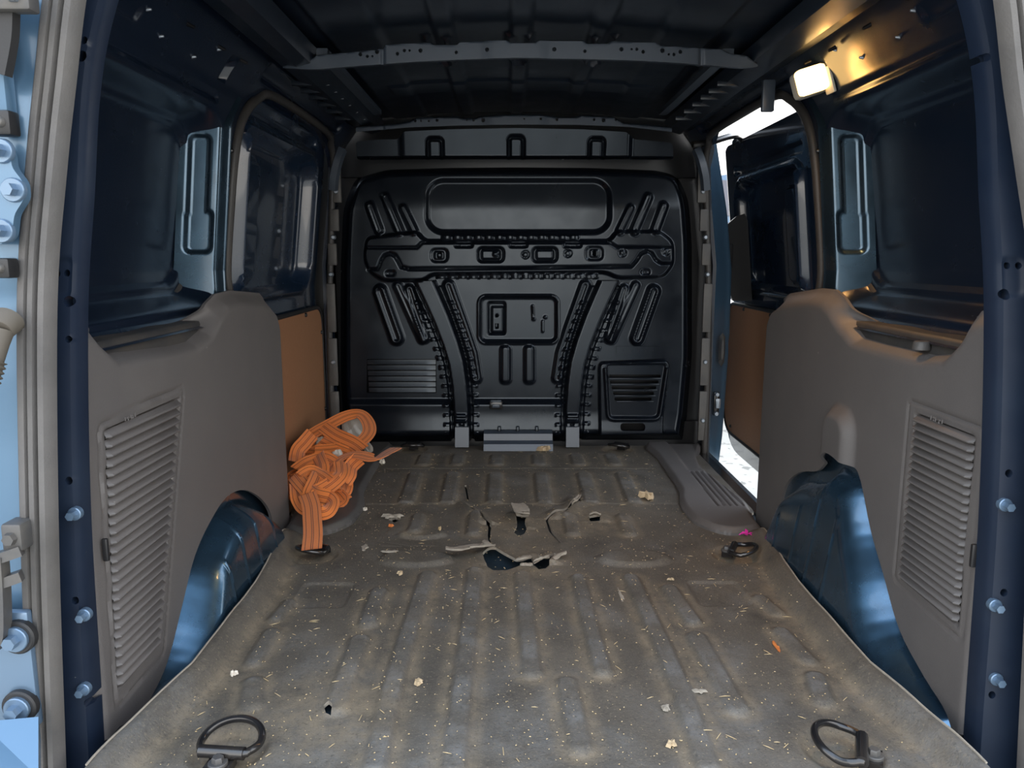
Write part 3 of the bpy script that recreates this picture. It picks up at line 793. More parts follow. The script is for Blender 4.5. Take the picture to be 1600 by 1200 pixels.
    for cx, cy in ((834, 499), (852, 496)): h = h + pad(np.hypot(px - cx, py - cy) - 2, 0.006, 1)
    for cx in (790, 827):
        h = h + pad(d_rbox(px, py, cx, 569, 7, 29, 6), 0.012, 3.5)
    # lower skirt, set forward
    h = h + 0.018 * sstep(622, 632, py) * (1 - sstep(-10, 0, -np.minimum(px - 548, 706 - px)) * 0) * (((px > 545) & (px < 704)) | ((px > 741) & (px < 882)))
    h = h + 0.012 * sstep(640, 690, py)
    return h
BULK_PX = rounded([(530, 694), (524, 600), (524, 420), (528, 320), (545, 268), (600, 252), (700, 249), (806, 248), (920, 249), (1030, 253), (1068, 262), (1084, 300), (1090, 380), (1090, 560), (1082, 650), (1072, 694)],
                  [0, 10, 10, 30, 20, 10, 10, 10, 10, 10, 20, 25, 20, 10, 10, 0])
AH = [(952, 577), (1034, 577), (1026, 677), (950, 677)]
LV = [(573, 561), (682, 561), (682, 614), (573, 614)]
def bulk_fn(x, z):
    px, py = topx(x, BY, z)
    return x, BY - bulk_h(px, py), z
bk = sheet('wall_front', [Bq(*p) for p in BULK_PX], bulk_fn, 'bulkhead_black', 0.0033, thick=0.03, back=(0, 1, 0), holes=[[Bq(*p) for p in LV], [Bq(*p) for p in AH]], angle=60)
tag(bk, 'black pressed-steel bulkhead closing the front of the load space', 'bulkhead', kind='structure')

# closing plate behind louvre hole
c0, c1 = Bq(565, 555), Bq(690, 620)
MB().box(((c0[0] + c1[0]) / 2, BY + 0.045, (c0[1] + c1[1]) / 2), (c1[0] - c0[0], 0.01, c0[1] - c1[1]), 0.002).build('dark_backing', 'black_plastic', bk)
c0, c1 = Bq(945, 570), Bq(1042, 684)
MB().box(((c0[0] + c1[0]) / 2, BY + 0.06, (c0[1] + c1[1]) / 2), (c1[0] - c0[0], 0.01, c0[1] - c1[1]), 0.002).build('dark_backing', 'black_rubber', bk)  # black sheet added as the shade inside the access panel's slots and hand hole
# seven curved louvres of the left vent
for k in range(6):
    py = 566 + k * 8.7
    a = Bq(574 - 0 + k * 0.6, py); b_ = Bq(681, py); z = a[1]
    xs = np.linspace(a[0], b_[0], 22); V = []; n = 7
    for i, x in enumerate(xs):
        t = min(i, 21 - i) / 2.0; k_ = min(1.0, 0.25 + 0.75 * t)
        for j in range(n):
            th = j / (n - 1)
            V.append((x, BY - 0.004 - k_ * (0.0040 * th ** 1.3 * (1 if th < 0.85 else -0.2)), z + 0.009 - 0.0165 * min(th, 0.9) / 0.9))
    F = [(i * n + j, i * n + j + 1, (i + 1) * n + j + 1, (i + 1) * n + j) for i in range(21) for j in range(n - 1)]
    mesh('louver', V, F, 'bulkhead_black', bk)

# right access panel: own plate with slots, rim and hand hole
AP = rounded([(938, 566), (1044, 562), (1049, 570), (1040, 640), (1037, 680), (936, 682), (936, 640), (935, 575)], [6, 6, 6, 0, 3, 3, 0, 6])
def ap_fn(x, z):
    px, py = topx(x, BY - 0.03, z)
    inner = d_poly(px, py, AP_IN)
    h = 0.030 + pad(np.abs(inner) - 2.2, 0.008, 2.2) * (py > 575)
    h = h - pad(inner + 3, 0.006, 2)
    h = h + 0.006 * sstep(655, 676, py)
    h = h - 0.02 * sstep(-4, 2, d_poly(px, py, AP))
    return x, BY - h, z
AP_IN = rounded([(945, 566), (1044, 566), (1030, 655), (950, 655)], [10, 10, 10, 10])
slots = []
for i in range(5):
    w_ = 41 - i * 3.0; cy = 588 + i * 9.0; cx = 992 - i * 0.6
    slots.append(rounded([(cx - w_, cy - 2.3), (cx + w_, cy - 2.3), (cx + w_, cy + 2.3), (cx - w_, cy + 2.3)], 1.5, 3))
hole = rounded([(969, 661), (1008, 661), (1008, 673), (969, 673)], 6)
def Bq2(px, py): p = ony(px, py, BY - 0.03); return (p[0], p[2])
ap = sheet('access_panel', [Bq2(*p) for p in AP], ap_fn, 'bulkhead_black', 0.0022, bk, holes=[[Bq2(*p) for p in h] for h in slots + [hole]], thick=0.02, back=(0, 1, 0))
for i in range(5):
    w_ = 41 - i * 3.0; cy = 591 + i * 9.0
    a = Bq2(992 - w_, cy); b_ = Bq2(992 + w_, cy)
    MB().box(((a[0] + b_[0]) / 2, BY - 0.034, a[1]), (b_[0] - a[0], 0.008, 0.004), 0.0015).build('slot_lip', 'bulkhead_black', ap)
# seam plate with small holes above the access panel
a = Bq(964, 552); b_ = Bq(1030, 545)
sm = [(a[0], a[1]), (b_[0], a[1]), (b_[0], b_[1]), (a[0], b_[1])]
hs = []
for i in range(5):
    c = Bq(973 + i * 11.6, 547); hs.append(circle(c[0], c[1], 0.003, 8))
sheet('seam_strip', [Bq(963, 554), Bq(1030, 554), Bq(1030, 541), Bq(963, 541)], lambda x, z: (x, BY - 0.006 + 0 * x, z), 'bulkhead_black', 0.0022, bk, holes=hs, thick=0.006, back=(0, 1, 0))
# legs' bright foot plates
for cx in (722, 894.5):
    a = ony(cx - 10.5, 666, BY - 0.03); b_ = ony(cx + 10.5, 692, BY - 0.055)
    MB().hexa([(a[0], BY - 0.058, 0.004), (b_[0], BY - 0.058, 0.004), (b_[0], BY - 0.02, 0.004), (a[0], BY - 0.02, 0.004),
               (a[0], BY - 0.046, a[2]), (b_[0], BY - 0.046, a[2]), (b_[0], BY - 0.02, a[2]), (a[0], BY - 0.02, a[2])]).build('foot_plate', 'bow_steel', bk, False)
# bottom centre channel bracket
br = MB()
a = ony(756, 672, BY - 0.05); b_ = ony(864, 695, BY - 0.09)
V, F = sweep([(x, BY - 0.035, 0.0) for x in np.linspace(a[0], b_[0], 14)], [(0.06, 0.0), (0.052, 0.022), (0.030, 0.030), (0.026, 0.052), (0.0, 0.060), (0.0, 0.0)], lambda t, p, T: (0, 0, 1))
mesh('floor_bracket', V, F, 'bow_steel', bk, angle=25)
for cx in (780, 809, 839):
    c = ony(cx, 664, BY - 0.045); MB().box((c[0], BY - 0.036, 0.055), (0.012, 0.02, 0.035), 0.003).build('rib', 'bulkhead_black', bk)
# latch box on the lower skirt
c = ony(775, 633, BY - 0.03)
lb = MB().box((c[0], BY - 0.03, c[2]), (0.045, 0.022, 0.028), 0.004).build('latch', 'black_metal', bk)
MB().box((c[0], BY - 0.043, c[2]), (0.026, 0.010, 0.012), 0.002).build('latch_tongue', 'bow_steel', lb)
MB().box((c[0], BY - 0.040, c[2] + 0.016), (0.036, 0.012, 0.005), 0.001).build('latch_cap', 'bow_steel', lb)

# header plate over the bulkhead with three pressed slots
HP = rounded([(558, 250), (557, 222), (600, 219), (622, 219), (634, 208), (700, 205), (806, 203), (910, 205), (976, 209), (990, 219), (1050, 224), (1052, 250)], [6, 6, 2, 4, 3, 2, 2, 2, 3, 4, 6, 6])
HY = 2.57
def Hq(px, py): p = ony(px, py, HY); return (p[0], p[2])
def hp_fn(x, z):
    px, py = topx(x, HY, z)
    h = pad(d_rbox(px, py, 806, 240, 178, 60, 8), 0.012, 5)
    for cx, cy in ((680, 237), (806, 234), (931, 237)):
        d = d_rbox(px, py, cx, cy + 8, 11, 26, 6)
        h = h - pad(np.abs(d) - 2.2, 0.012, 2.0)
    h = h + 0.02 * sstep(244, 252, py)
    h = h + 0.024 * (250 - py) / 45
    return x, HY - h, z
hd = sheet('header_plate', [Hq(*p) for p in HP], hp_fn, 'bulkhead_black', 0.003, bk, thick=0.02, back=(0, 1, 0))
# dark panels added to block light leaking between bulkhead, roof and pillars
for s in (-1, 1):
    MB().box((s * 0.575, 2.70, 0.53), (0.15, 0.02, 1.12), 0.004).build('leak_blocker', 'black_plastic', bk)
MB().box((0, 2.68, 1.02), (1.2, 0.02, 0.22), 0.004).build('leak_blocker', 'black_plastic', bk)
MB().box((0, 2.69, -0.08), (1.34, 0.02, 0.30), 0.004).build('leak_blocker', 'black_plastic', bk)
MB().box((-0.74, 2.70, 0.40), (0.22, 0.02, 1.40), 0.004).build('leak_blocker', 'black_plastic', bk)

# ================================================================== WHEEL ARCHES (painted metal showing below the side trims)
ARCH_L = [(1.02, -0.03), (1.107, -0.012), (1.158, 0.012), (1.219, 0.070), (1.284, 0.132), (1.364, 0.168), (1.45, 0.186), (1.541, 0.171), (1.63, 0.128), (1.695, 0.074), (1.718, 0.017), (1.73, -0.03)]
ARCH_R = [(0.96, -0.03), (0.99, 0.012), (1.057, 0.032), (1.139, 0.066), (1.203, 0.130), (1.259, 0.187), (1.312, 0.262), (1.35, 0.277), (1.42, 0.281), (1.461, 0.250), (1.50, 0.222), (1.587, 0.194), (1.657, 0.146), (1.690, 0.074), (1.722, 0.006), (1.73, -0.03)]
ARCH_L = [tuple(q) for q in spline(ARCH_L, 4)]; ARCH_R = [tuple(q) for q in spline(ARCH_R, 4)]
def grow(poly, k):
    c = np.array([1.40, -0.05]); return [tuple(c + (np.array(p) - c) * k) for p in poly]
for s, AR in ((-1, ARCH_L), (1, ARCH_R)):
    big = grow(AR, 1.24); big = [(max(0.95, a), b) for a, b in big]
    big[0] = (0.95, -0.045); big[-1] = (big[-1][0], -0.045)
    def fn(y, z, s=s, AR=AR):
        d = -d_poly(y, z, [(0.5, -0.5)] + AR + [(1.75, -0.5)])      # distance inside the arch curve
        d = np.where(z < -0.5, 9, d)
        x = 0.532 + 0.16 * np.maximum(z, 0)
        roll = sstep(0.075, -0.012, d)
        x = x + 0.085 * roll ** 1.4
        rear = 1 - sstep(1.0, 1.22, y)
        x = np.minimum(np.maximum(x, 0.532 + 0.035 * rear), 0.605)
        for yb, z0, z1 in ((1.33, 0.0, 0.10), (1.41, 0.0, 0.15), (1.49, 0.0, 0.15), (1.585, 0.0, 0.10)):
            x = x - pad(d_seg(y, z, [(yb, z0), (yb + 0.005, z1 + (0.08 if s > 0 and yb < 1.45 else 0))]) - 0.002, 0.0035, 0.0025)
        return s * x, y, z
    a = sheet('wheel_arch', big, fn, 'arch_paint', 0.004, walls[s], thick=0.01, back=(s, 0, 0), angle=70)

# ================================================================== GREY SIDE TRIM PANELS
def trim_panel(s, outline, topn, AR, slat, frame, nsl, label, extra=None):
    t = empty('side_trim_panel', (s * 0.58, 1.40, 0.0))
    tag(t, label, 'trim panel')
    topline = outline[topn[0]:topn[1]]
    SL = slat
    def fn(y, z):
        x = np.full(np.shape(y), 0.580) + 0.006 * np.cos((y - 1.4) * 3)
        dt = d_seg(y, z, topline)
        x = x + (0.026 + 0.030 * sstep(0.555, 0.525, z)) * sstep(0.040, 0.0, dt) ** 1.5                               # shoulder rolls over to the ledge
        x = x + 0.030 * sstep(0.965, 0.925, y)                                     # rear edge rolls to the pillar
        x = x + 0.020 * sstep(1.835, 1.875, y)
        fr = d_poly(y, z, frame)
        x = x + pad(np.abs(fr) - 0.0016, 0.004, 0.0018)
        x = x - pad(np.abs(fr + 0.004) - 0.001, 0.0015, 0.0018)
        x = x + pad(d_poly(y, z, SL), 0.010, 0.0015)
        if extra is not None: x = x + extra(y, z)
        return s * x, y, z
    body = sheet('panel_body', outline, fn, 'grey_plastic', 0.0045, t, thick=0.006, back=(s, 0, 0), angle=60)
    zt, zb = SL[0][1], SL[2][1]
    for k in range(nsl):
        z1 = zt - (zt - zb) * k / nsl; z0 = zt - (zt - zb) * (k + 1) / nsl; zm = (z0 + z1) / 2
        f = (zt - zm) / (zt - zb)
        ya = SL[0][0] + (SL[3][0] - SL[0][0]) * f; yb = SL[1][0] + (SL[2][0] - SL[1][0]) * f
        ya, yb = min(ya, yb) + 0.002, max(ya, yb) - 0.002; hh = z1 - z0
        prof = [(0.588, z1 - hh * 0.10), (0.5835, z1 - hh * 0.25), (0.5795, z1 - hh * 0.5), (0.5775, z0 + hh * 0.28), (0.579, z0 + hh * 0.14), (0.588, z0 + hh * 0.06)]
        V = []
        for yy, inn in ((ya, 0.006), (ya + 0.005, 0.0), (yb - 0.005, 0.0), (yb, 0.006)):
            V += [(s * (px_ + (inn if 0 < i < 5 else 0)), yy, pz) for i, (px_, pz) in enumerate(prof)]
        n = len(prof)
        F = [(r * n + j, r * n + j + 1, (r + 1) * n + j + 1, (r + 1) * n + j) for r in range(3) for j in range(n - 1)]
        mesh('slat', V, F, 'grey_plastic', t)
    return t, body
OL = [(0.932, 0.0), (0.932, 0.30), (0.935, 0.585), (0.98, 0.580), (1.033, 0.566), (1.060, 0.548), (1.090, 0.530), (1.15, 0.526), (1.30, 0.518), (1.36, 0.518), (1.42, 0.530), (1.47, 0.560), (1.52, 0.576), (1.60, 0.580), (1.78, 0.566), (1.845, 0.535),
      (1.868, 0.50), (1.880, 0.25), (1.875, -0.012), (1.80, -0.015), (1.735, -0.005)]
OL = OL + [p for p in ARCH_L[::-1][1:-1]] + [(1.03, -0.02), (0.99, -0.002)]
SL_L = [(1.022, 0.416), (1.266, 0.416), (1.127, 0.053), (0.994, 0.053)]
FR_L = rounded([(1.004, 0.428), (1.290, 0.434), (1.140, 0.024), (0.984, 0.028)], [0.02, 0.02, 0.02, 0.015])
tl, tlb = trim_panel(-1, OL, (2, 17), ARCH_L, SL_L, FR_L, 27, 'grey plastic side trim with a tall slatted grille, below the left window')
OR = [(0.930, 0.0), (0.930, 0.30), (0.935, 0.600), (0.985, 0.590), (1.047, 0.576), (1.070, 0.552), (1.100, 0.528), (1.15, 0.520), (1.30, 0.520), (1.38, 0.522), (1.44, 0.545), (1.49, 0.572), (1.53, 0.584), (1.60, 0.584), (1.766, 0.566), (1.84, 0.540),
      (1.870, 0.50), (1.890, 0.25), (1.885, -0.005), (1.80, -0.012), (1.735, -0.005)]
OR = OR + [p for p in ARCH_R[::-1][1:-1]] + [(0.96, 0.005)]
SL_R = [(0.993, 0.413), (1.148, 0.413), (1.152, 0.150), (0.988, 0.150)]
FR_R = rounded([(0.972, 0.430), (1.168, 0.430), (1.168, 0.136), (0.973, 0.134)], [0.02, 0.012, 0.015, 0.012])
def bulge(y, z):
    return -0.020 * pad(d_rbox(y, z, 1.40, 0.29, 0.052, 0.075, 0.04), 1, 0.014)
tr, trb = trim_panel(1, OR, (2, 18), ARCH_R, SL_R, FR_R, 22, 'grey plastic side trim lit by the lamp, with a short slatted grille, right side', bulge)
# round cap on the right shoulder
c = onx(1440, 541, 0.600)
MB().cyl((0.600, c[1], 0.508), (0.600, c[1], 0.521), 0.013, 0.012, 18, 0.002).build('cap', 'dark_grey_plastic', tr)
# latch slots at the rear rim of both trims
for s, t, (yy, zz) in ((-1, tl, (0.982, 0.262)), (1, tr, (0.957, 0.262))):
    MB().box((s * 0.575, yy, zz), (0.008, 0.006, 0.032), 0.002).build('release_slot', 'black_plastic', t)
# moulded recycling mark on each grille frame
for s, t, y0, z0 in ((-1, tl, 1.060, 0.424), (1, tr, 1.055, 0.420)):
    mk = MB()
    for i, (dy, dz, w_, h_) in enumerate(((0, 0, .003, .007), (.008, .001, .007, .0025), (.008, -.003, .003, .005), (.017, 0, .003, .008), (.022, .002, .004, .003), (.022, -.003, .004, .003), (.029, 0, .003, .008))):
        mk.box((s * 0.5735, y0 + dy, z0 + dz * 0.8), (0.0012, w_, h_ * 0.8), 0.0004)
    mk.build('moulded_mark', 'grey_plastic', t)

# ================================================================== DOOR SEALS
def seal_path(s):
    zs = np.linspace(-0.10, 1.13, 40)
    return [(s * (float(seal_x(z)) + (0.016 * float(sstep(0.88, 0.55, z)) if s > 0 else 0.0)), 0.892, z) for z in zs]
for s, side in ((-1, 'left'), (1, 'right')):
    prof = [(-0.031, 0.0), (-0.031, 0.012), (-0.024, 0.019), (-0.014, 0.020), (-0.0105, 0.014), (-0.0095, 0.014), (-0.006, 0.022), (0.004, 0.024), (0.0075, 0.016), (0.009, 0.011), (0.0105, 0.016), (0.014, 0.025), (0.024, 0.025), (0.031, 0.015), (0.031, 0.0)]
    if s > 0: prof = [(-a, b) for a, b in prof][::-1]
    prof = [(a * 0.66, b * 0.8) for a, b in prof]
    V, F = sweep(spline(seal_path(s), 2), prof, lambda t, p, T: (0, -1, 0))
    o = mesh('rear_door_seal', V, F, 'seal_rubber', None, angle=50)
    tag(o, 'dusty grey ribbed rubber door seal up the %s edge of the load opening' % side, 'door seal')
    ap_ = [(1.86, -0.02), (1.80, 0.30), (1.735, 0.50)] + [(a, b) for a, b in APER[1:]]
    pts = []
    for a, b in ap_:
        xx = float(wall_x(np.array(min(max(a, 1.70), 2.6)), np.array(max(b, 0.58))))
        pts.append((s * (xx - 0.004), a, b))
    tube('door_seal', spline(pts, 5), 0.0105, 'seal_dark', walls[s], 10)

# ================================================================== RUBBER FLOOR MAT
def Fp(pts): return [onz(*p)[:2] for p in pts]
TEAR = Fp([(754, 869), (757, 878), (762, 886), (771, 891), (791, 891), (806, 886), (814, 883), (834, 883), (842, 890), (853, 888), (862, 879), (874, 869), (866, 866), (857, 875), (834, 880), (829, 872), (806, 875), (789, 867), (774, 858), (764, 863)])
TEE = Fp([(806, 806), (824, 808), (820, 818), (823, 826), (819, 834), (810, 837), (802, 831), (808, 820)])
NICK = Fp([(920, 808), (938, 808), (937, 816), (922, 815)])
HOLE = Fp([(505, 1104), (513, 1101), (520, 1108), (517, 1120), (509, 1117)])
CRK1 = Fp([(726, 787), (738, 793), (751, 802), (755, 810), (768, 822), (766, 834), (767, 847), (763, 847), (762, 834), (763, 823), (752, 812), (746, 803), (732, 797)])
CRK2 = Fp([(906, 774), (908, 788), (895, 791), (888, 797), (876, 804), (856, 812), (862, 830), (878, 848), (874, 848), (858, 831), (852, 811), (872, 801), (886, 794), (894, 787)])
CRK3 = Fp([(726, 758), (729, 758), (733, 781), (730, 781)])
NIC2 = Fp([(606, 812), (618, 808), (628, 811), (618, 816)])
RIBS = [ # (pixel path on the floor, half width m, height m)
    ([(742, 893), (735, 960), (724, 1060), (708, 1200)], .016, .0075), ([(668, 900), (640, 985), (612, 1080), (586, 1200)], .016, .0085),
    ([(816, 900), (823, 975), (831, 1052)], .016, .0075), ([(904, 905), (922, 980), (942, 1050)], .015, .0085), ([(986, 905), (1030, 1000), (1068, 1090), (1105, 1198)], .016, .0085),
    ([(886, 1070), (896, 1120), (907, 1168)], .016, .008), ([(562, 1002), (548, 1040), (526, 1108)], .017, .008), ([(592, 926), (584, 945), (575, 975)], .016, .008),
    ([(1046, 922), (1062, 945), (1082, 972)], .016, .008), ([(1088, 998), (1112, 1040), (1150, 1108)], .017, .008),
    ([(452, 942), (430, 968)], .012, .006), ([(424, 990), (396, 1035)], .014, .006), ([(396, 1068), (392, 1102)], .016, .006),
    ([(1188, 936), (1214, 958)], .013, .006), ([(1220, 988), (1262, 1032)], .014, .006), ([(1274, 1060), (1286, 1096)], .016, .006)]
RIBW = [(Fp(p), w_, h_) for p, w_, h_ in RIBS]
FAR = []
for xr in (-0.31, -0.20, -0.075, 0.06, 0.185, 0.30):
    FAR.append(([(xr, 1.98), (xr * 1.02, 2.24)], .020, .007)); FAR.append(([(xr, 2.36), (xr, 2.46)], .020, .006))
for xr in (-0.26, -0.12, 0.115, 0.25):
    FAR.append(([(xr, 1.74), (xr * 1.01, 1.86)], .016, .008))
DOME = [(-0.235, 1.585, .085, .045), (0.235, 1.585, .085, .045), (-0.24, 1.735, .06, .03)]
RINGS = [(-0.465, 1.615), (0.465, 1.612), (-0.41, 0.935), (0.41, 0.930), (-0.365, 2.555), (0.335, 2.545)]
def edge_m(y): return np.interp(y, [0.87, 0.92, 1.0, 1.1, 1.4, 1.5, 1.62, 1.72, 1.80, 1.86, 1.90, 2.64], [0.556, 0.552, 0.540, 0.524, 0.524, 0.532, 0.548, 0.556, 0.566, 0.566, 0.598, 0.598])
VN = RNG.normal(size=(64, 3))
def lump(x, y, a=0.0):
    r = 0
    for k in range(10):
        fx, fy = 6 + 40 * abs(VN[k, 0]), 5 + 34 * abs(VN[k, 1]); r = r + np.sin(fx * x + VN[k, 2] * 9) * np.sin(fy * y + VN[k + 10, 2] * 9) / 10
    return r
def mat_h(x, y):
    z = np.zeros(np.shape(x))
    z = z + 0.0030 * lump(x, y)
    rim = edge_m(y) - np.abs(x)
    z = z + 0.030 * sstep(0.045, 0.006, rim) * sstep(1.78, 1.68, y)
    for p, w_, h_ in RIBW + FAR:
        z = z + pad(d_seg(x, y, p) - w_, h_, 0.007)
    for cx, cy, a, b_ in DOME:
        q = np.hypot((x - cx) / a, (y - cy) / b_); z = z + 0.009 * (1 - sstep(0.75, 1.08, q))
    for xx, yy in ((-0.395, 1.41), (0.375, 1.415)):
        d = d_rbox(x, y, xx, yy, 0.050, 0.055, 0.012); z = z - pad(d, 0.004, 0.003)
    for cx, cy in RINGS:
        q = np.hypot(x - cx, (y - cy)); z = z - 0.010 * (1 - sstep(0.038, 0.056, q))
    for ly in (1.965, 2.31): z = z - pad(np.abs(y - ly) - 0.004, 0.003, 0.004) * (np.abs(x) < 0.42)
    for seg in ([(-0.31, 1.93), (-0.335, 1.69), (-0.26, 1.665)], [(-0.205, 1.83), (-0.20, 1.665), (-0.33, 1.66)]):
        z = z - pad(d_seg(x, y, seg) - 0.001, 0.003, 0.003)
    # curled lips around the tears
    for hole, amp in ((TEAR, .012), (TEE, .007), (NICK, .008), (CRK1, .010), (CRK2, .012)):
        cx = sum(p[0] for p in hole) / len(hole); cy = sum(p[1] for p in hole) / len(hole)
        near = (np.abs(x - cx) < 0.22) & (np.abs(y - cy) < 0.22)
        d = np.full(np.shape(x), 9.0); d[near] = np.abs(d_seg(x[near], y[near], list(hole) + [hole[0]]))
        z = z + amp * sstep(0.035, 0.0, d) * (0.55 + 0.45 * np.sin(60 * x + 35 * y)) * (y > cy - 0.02)
    return z
def mat_fn(x, y): return x, y, mat_h(x, y)
def mat_col(x, y):
    dust = np.zeros(np.shape(x)); wear = np.zeros(np.shape(x))
    for p, w_, h_ in RIBW + FAR:
        d = d_seg(x, y, p) - w_
        dust = np.maximum(dust, 0.75 * sstep(0.028, 0.008, d) * sstep(-0.003, 0.006, d))
        wear = np.maximum(wear, 0.85 * sstep(0.002, -0.008, d) * (0.35 + 0.65 * np.clip(0.5 + 1.6 * np.sin(38 * y + 9 * x), 0, 1)))
    rim = edge_m(y) - np.abs(x)
    dust = np.maximum(dust, 0.9 * sstep(0.075, 0.045, rim) * sstep(0.02, 0.045, rim))
    for cx, cy in RINGS:
        q = np.hypot(x - cx, y - cy); dust = np.maximum(dust, 1.3 * sstep(0.075, 0.03, q))
    for hole in (TEAR, TEE, NICK, HOLE):
        cx = sum(p[0] for p in hole) / len(hole); cy = sum(p[1] for p in hole) / len(hole)
        dust = np.maximum(dust, 0.8 * sstep(0.16, 0.04, np.hypot(x - cx, y - cy)))
    wear = np.maximum(wear, 0.55 * np.clip(lump(x * 0.7 + 3, y * 0.8) * 3 + sstep(1.15, 0.9, y) * 0.8, 0, 1))
    return np.stack([np.clip(dust, 0, 1), np.clip(wear, 0, 1), 0 * x], 1)
ys = np.linspace(0.81, 2.60, 90)
OM = [(-float(edge_m(y)), y) for y in ys][::-1] + [(float(edge_m(y)), y) for y in ys]
fm = empty('floor_mat', (0, 1.7, 0.0))
tag(fm, 'worn dusty rubber floor covering with ribs and torn holes', 'floor mat')
sheet('rubber_sheet', OM, mat_fn, ['floor_rubber', 'felt_edge'], 0.0036, fm, holes=[TEAR, TEE, NICK, HOLE, CRK1, CRK2, CRK3, NIC2], thick=0.0065, back=(0, 0, -1), skirt_mat=1, col=mat_col, angle=60)

for s_ in (-1, 1):                   # pale cut edge of the rubber where it laps up the arches
    yy = np.linspace(0.86, 1.80, 60); xx = edge_m(yy) * s_
    tube('cut_edge', [(a, b, c + 0.001) for a, b, c in zip(xx, yy, mat_h(xx * 0.9999, yy))], 0.0016, 'felt_edge', fm, 5)
def flap(pts, zs, wid, seed, m='felt_edge'):
    """a torn tongue of matting: strip along floor pixels with its own heights and ragged width"""
    rr = random.Random(seed)
    P = [(*onz(px, py, z)[:2], z) for (px, py), z in zip(pts, zs)]
    P = spline(P, 6); N = len(P)
    T = np.gradient(P, axis=0); T /= np.linalg.norm(T, axis=1)[:, None]
    V = []; K = 4
    W = [wid[0] + (wid[1] - wid[0]) * math.sin(math.pi * (0.15 + 0.75 * i / (N - 1))) + rr.uniform(-.002, .002) for i in range(N)]
    for i in range(N):
        sd = np.cross(T[i], (0, 0.25, 1.0)); sd /= np.linalg.norm(sd)
        for lay in (0, 1):
            for j in range(K + 1):
                a = j / K - 0.5
                V.append(P[i] + sd * a * W[i] + np.array((0, 0, 1)) * (0.004 * (lay) + 0.010 * (a * a) * (1 if seed % 2 else -1) + rr.uniform(-.0008, .0008)))
    S = 2 * (K + 1); F = []
    for i in range(N - 1):
        a0, b0 = i * S, (i + 1) * S
        for j in range(K):
            F.append((a0 + j, a0 + j + 1, b0 + j + 1, b0 + j)); F.append((a0 + K + 1 + j, a0 + K + 2 + j, b0 + K + 2 + j, b0 + K + 1 + j))
        F.append((a0, b0, b0 + K + 1, a0 + K + 1)); F.append((a0 + K, b0 + K, b0 + 2 * K + 1, a0 + 2 * K + 1))
    F.append(tuple(range(K + 1)) + tuple(range(2 * K + 1, K, -1))); e0 = (N - 1) * S
    F.append(tuple(e0 + q for q in list(range(K + 1)) + list(range(2 * K + 1, K, -1))))
    return mesh('torn_flap', V, F, m, fm, angle=60)
flap([(696, 859), (712, 861), (732, 857), (752, 855), (770, 854)], [.022, .018, .016, .020, .012], (.010, .036), 1)
flap([(770, 854), (762, 849), (757, 846)], [.012, .022, .018], (.006, .02), 2)
flap([(808, 789), (812, 794), (816, 802), (817, 808)], [.016, .020, .018, .006], (.022, .040), 3)
flap([(806, 875), (818, 871), (828, 870)], [.006, .014, .010], (.008, .022), 4)
flap([(834, 880), (846, 873), (854, 874)], [.006, .016, .010], (.010, .026), 5)
flap([(862, 876), (872, 868), (885, 863)], [.006, .012, .018], (.006, .018), 6)
flap([(921, 806), (929, 803), (938, 806)], [.008, .013, .008], (.012, .022), 7)
flap([(814, 882), (822, 882), (832, 882)], [.002, .004, .002], (.004, .012), 8)
flap([(894, 789), (900, 783), (906, 776)], [.006, .016, .018], (.004, .012), 9)

# ================================================================== STEP TRIMS at the side doors
STEP = [onz(*p)[:2] for p in ((1008, 702), (1009, 696), (1020, 692), (1042, 691), (1077, 686), (1088, 688), (1090, 714), (1099, 738), (1130, 762), (1166, 790), (1181, 820), (1192, 831), (1168, 837), (1138, 837), (1112, 832), (1083, 818), (1066, 800), (1061, 786), (1062, 772), (1050, 752), (1025, 716))]
STEP = [(min(x, 0.640), min(y, 2.60)) for x, y in STEP]
STEP = rounded(STEP, 0.02, 3)
WELL = [onz(*p)[:2] for p in ((1043, 697), (1086, 697), (1098, 737), (1077, 742))]
def step_fn(x, y, s):
    z = 0.018 + 0 * x
    d = d_poly(x, y, STEP); z = z - 0.012 * sstep(-0.014, 0.002, d)
    z = z - pad(d_poly(x, y, WELL), 0.013, 0.010)
    for k in range(5):
        z = z - pad(d_seg(x, y, [onz(1079 + 7.5 * k, 745)[:2], onz(1121 + 10 * k, 800)[:2]]) - 0.0022, 0.005, 0.0018)
    z = z - 0.010 * sstep(0.60, 0.66, x)
    return s * x, y, z
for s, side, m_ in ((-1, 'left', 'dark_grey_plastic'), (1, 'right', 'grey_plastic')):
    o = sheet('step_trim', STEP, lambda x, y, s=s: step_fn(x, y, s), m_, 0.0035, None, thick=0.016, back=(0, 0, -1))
    tag(o, 'dark plastic step trim on the floor beneath the orange strap' if s < 0 else 'grey plastic step trim with grooved tread beside the open door', 'step trim')

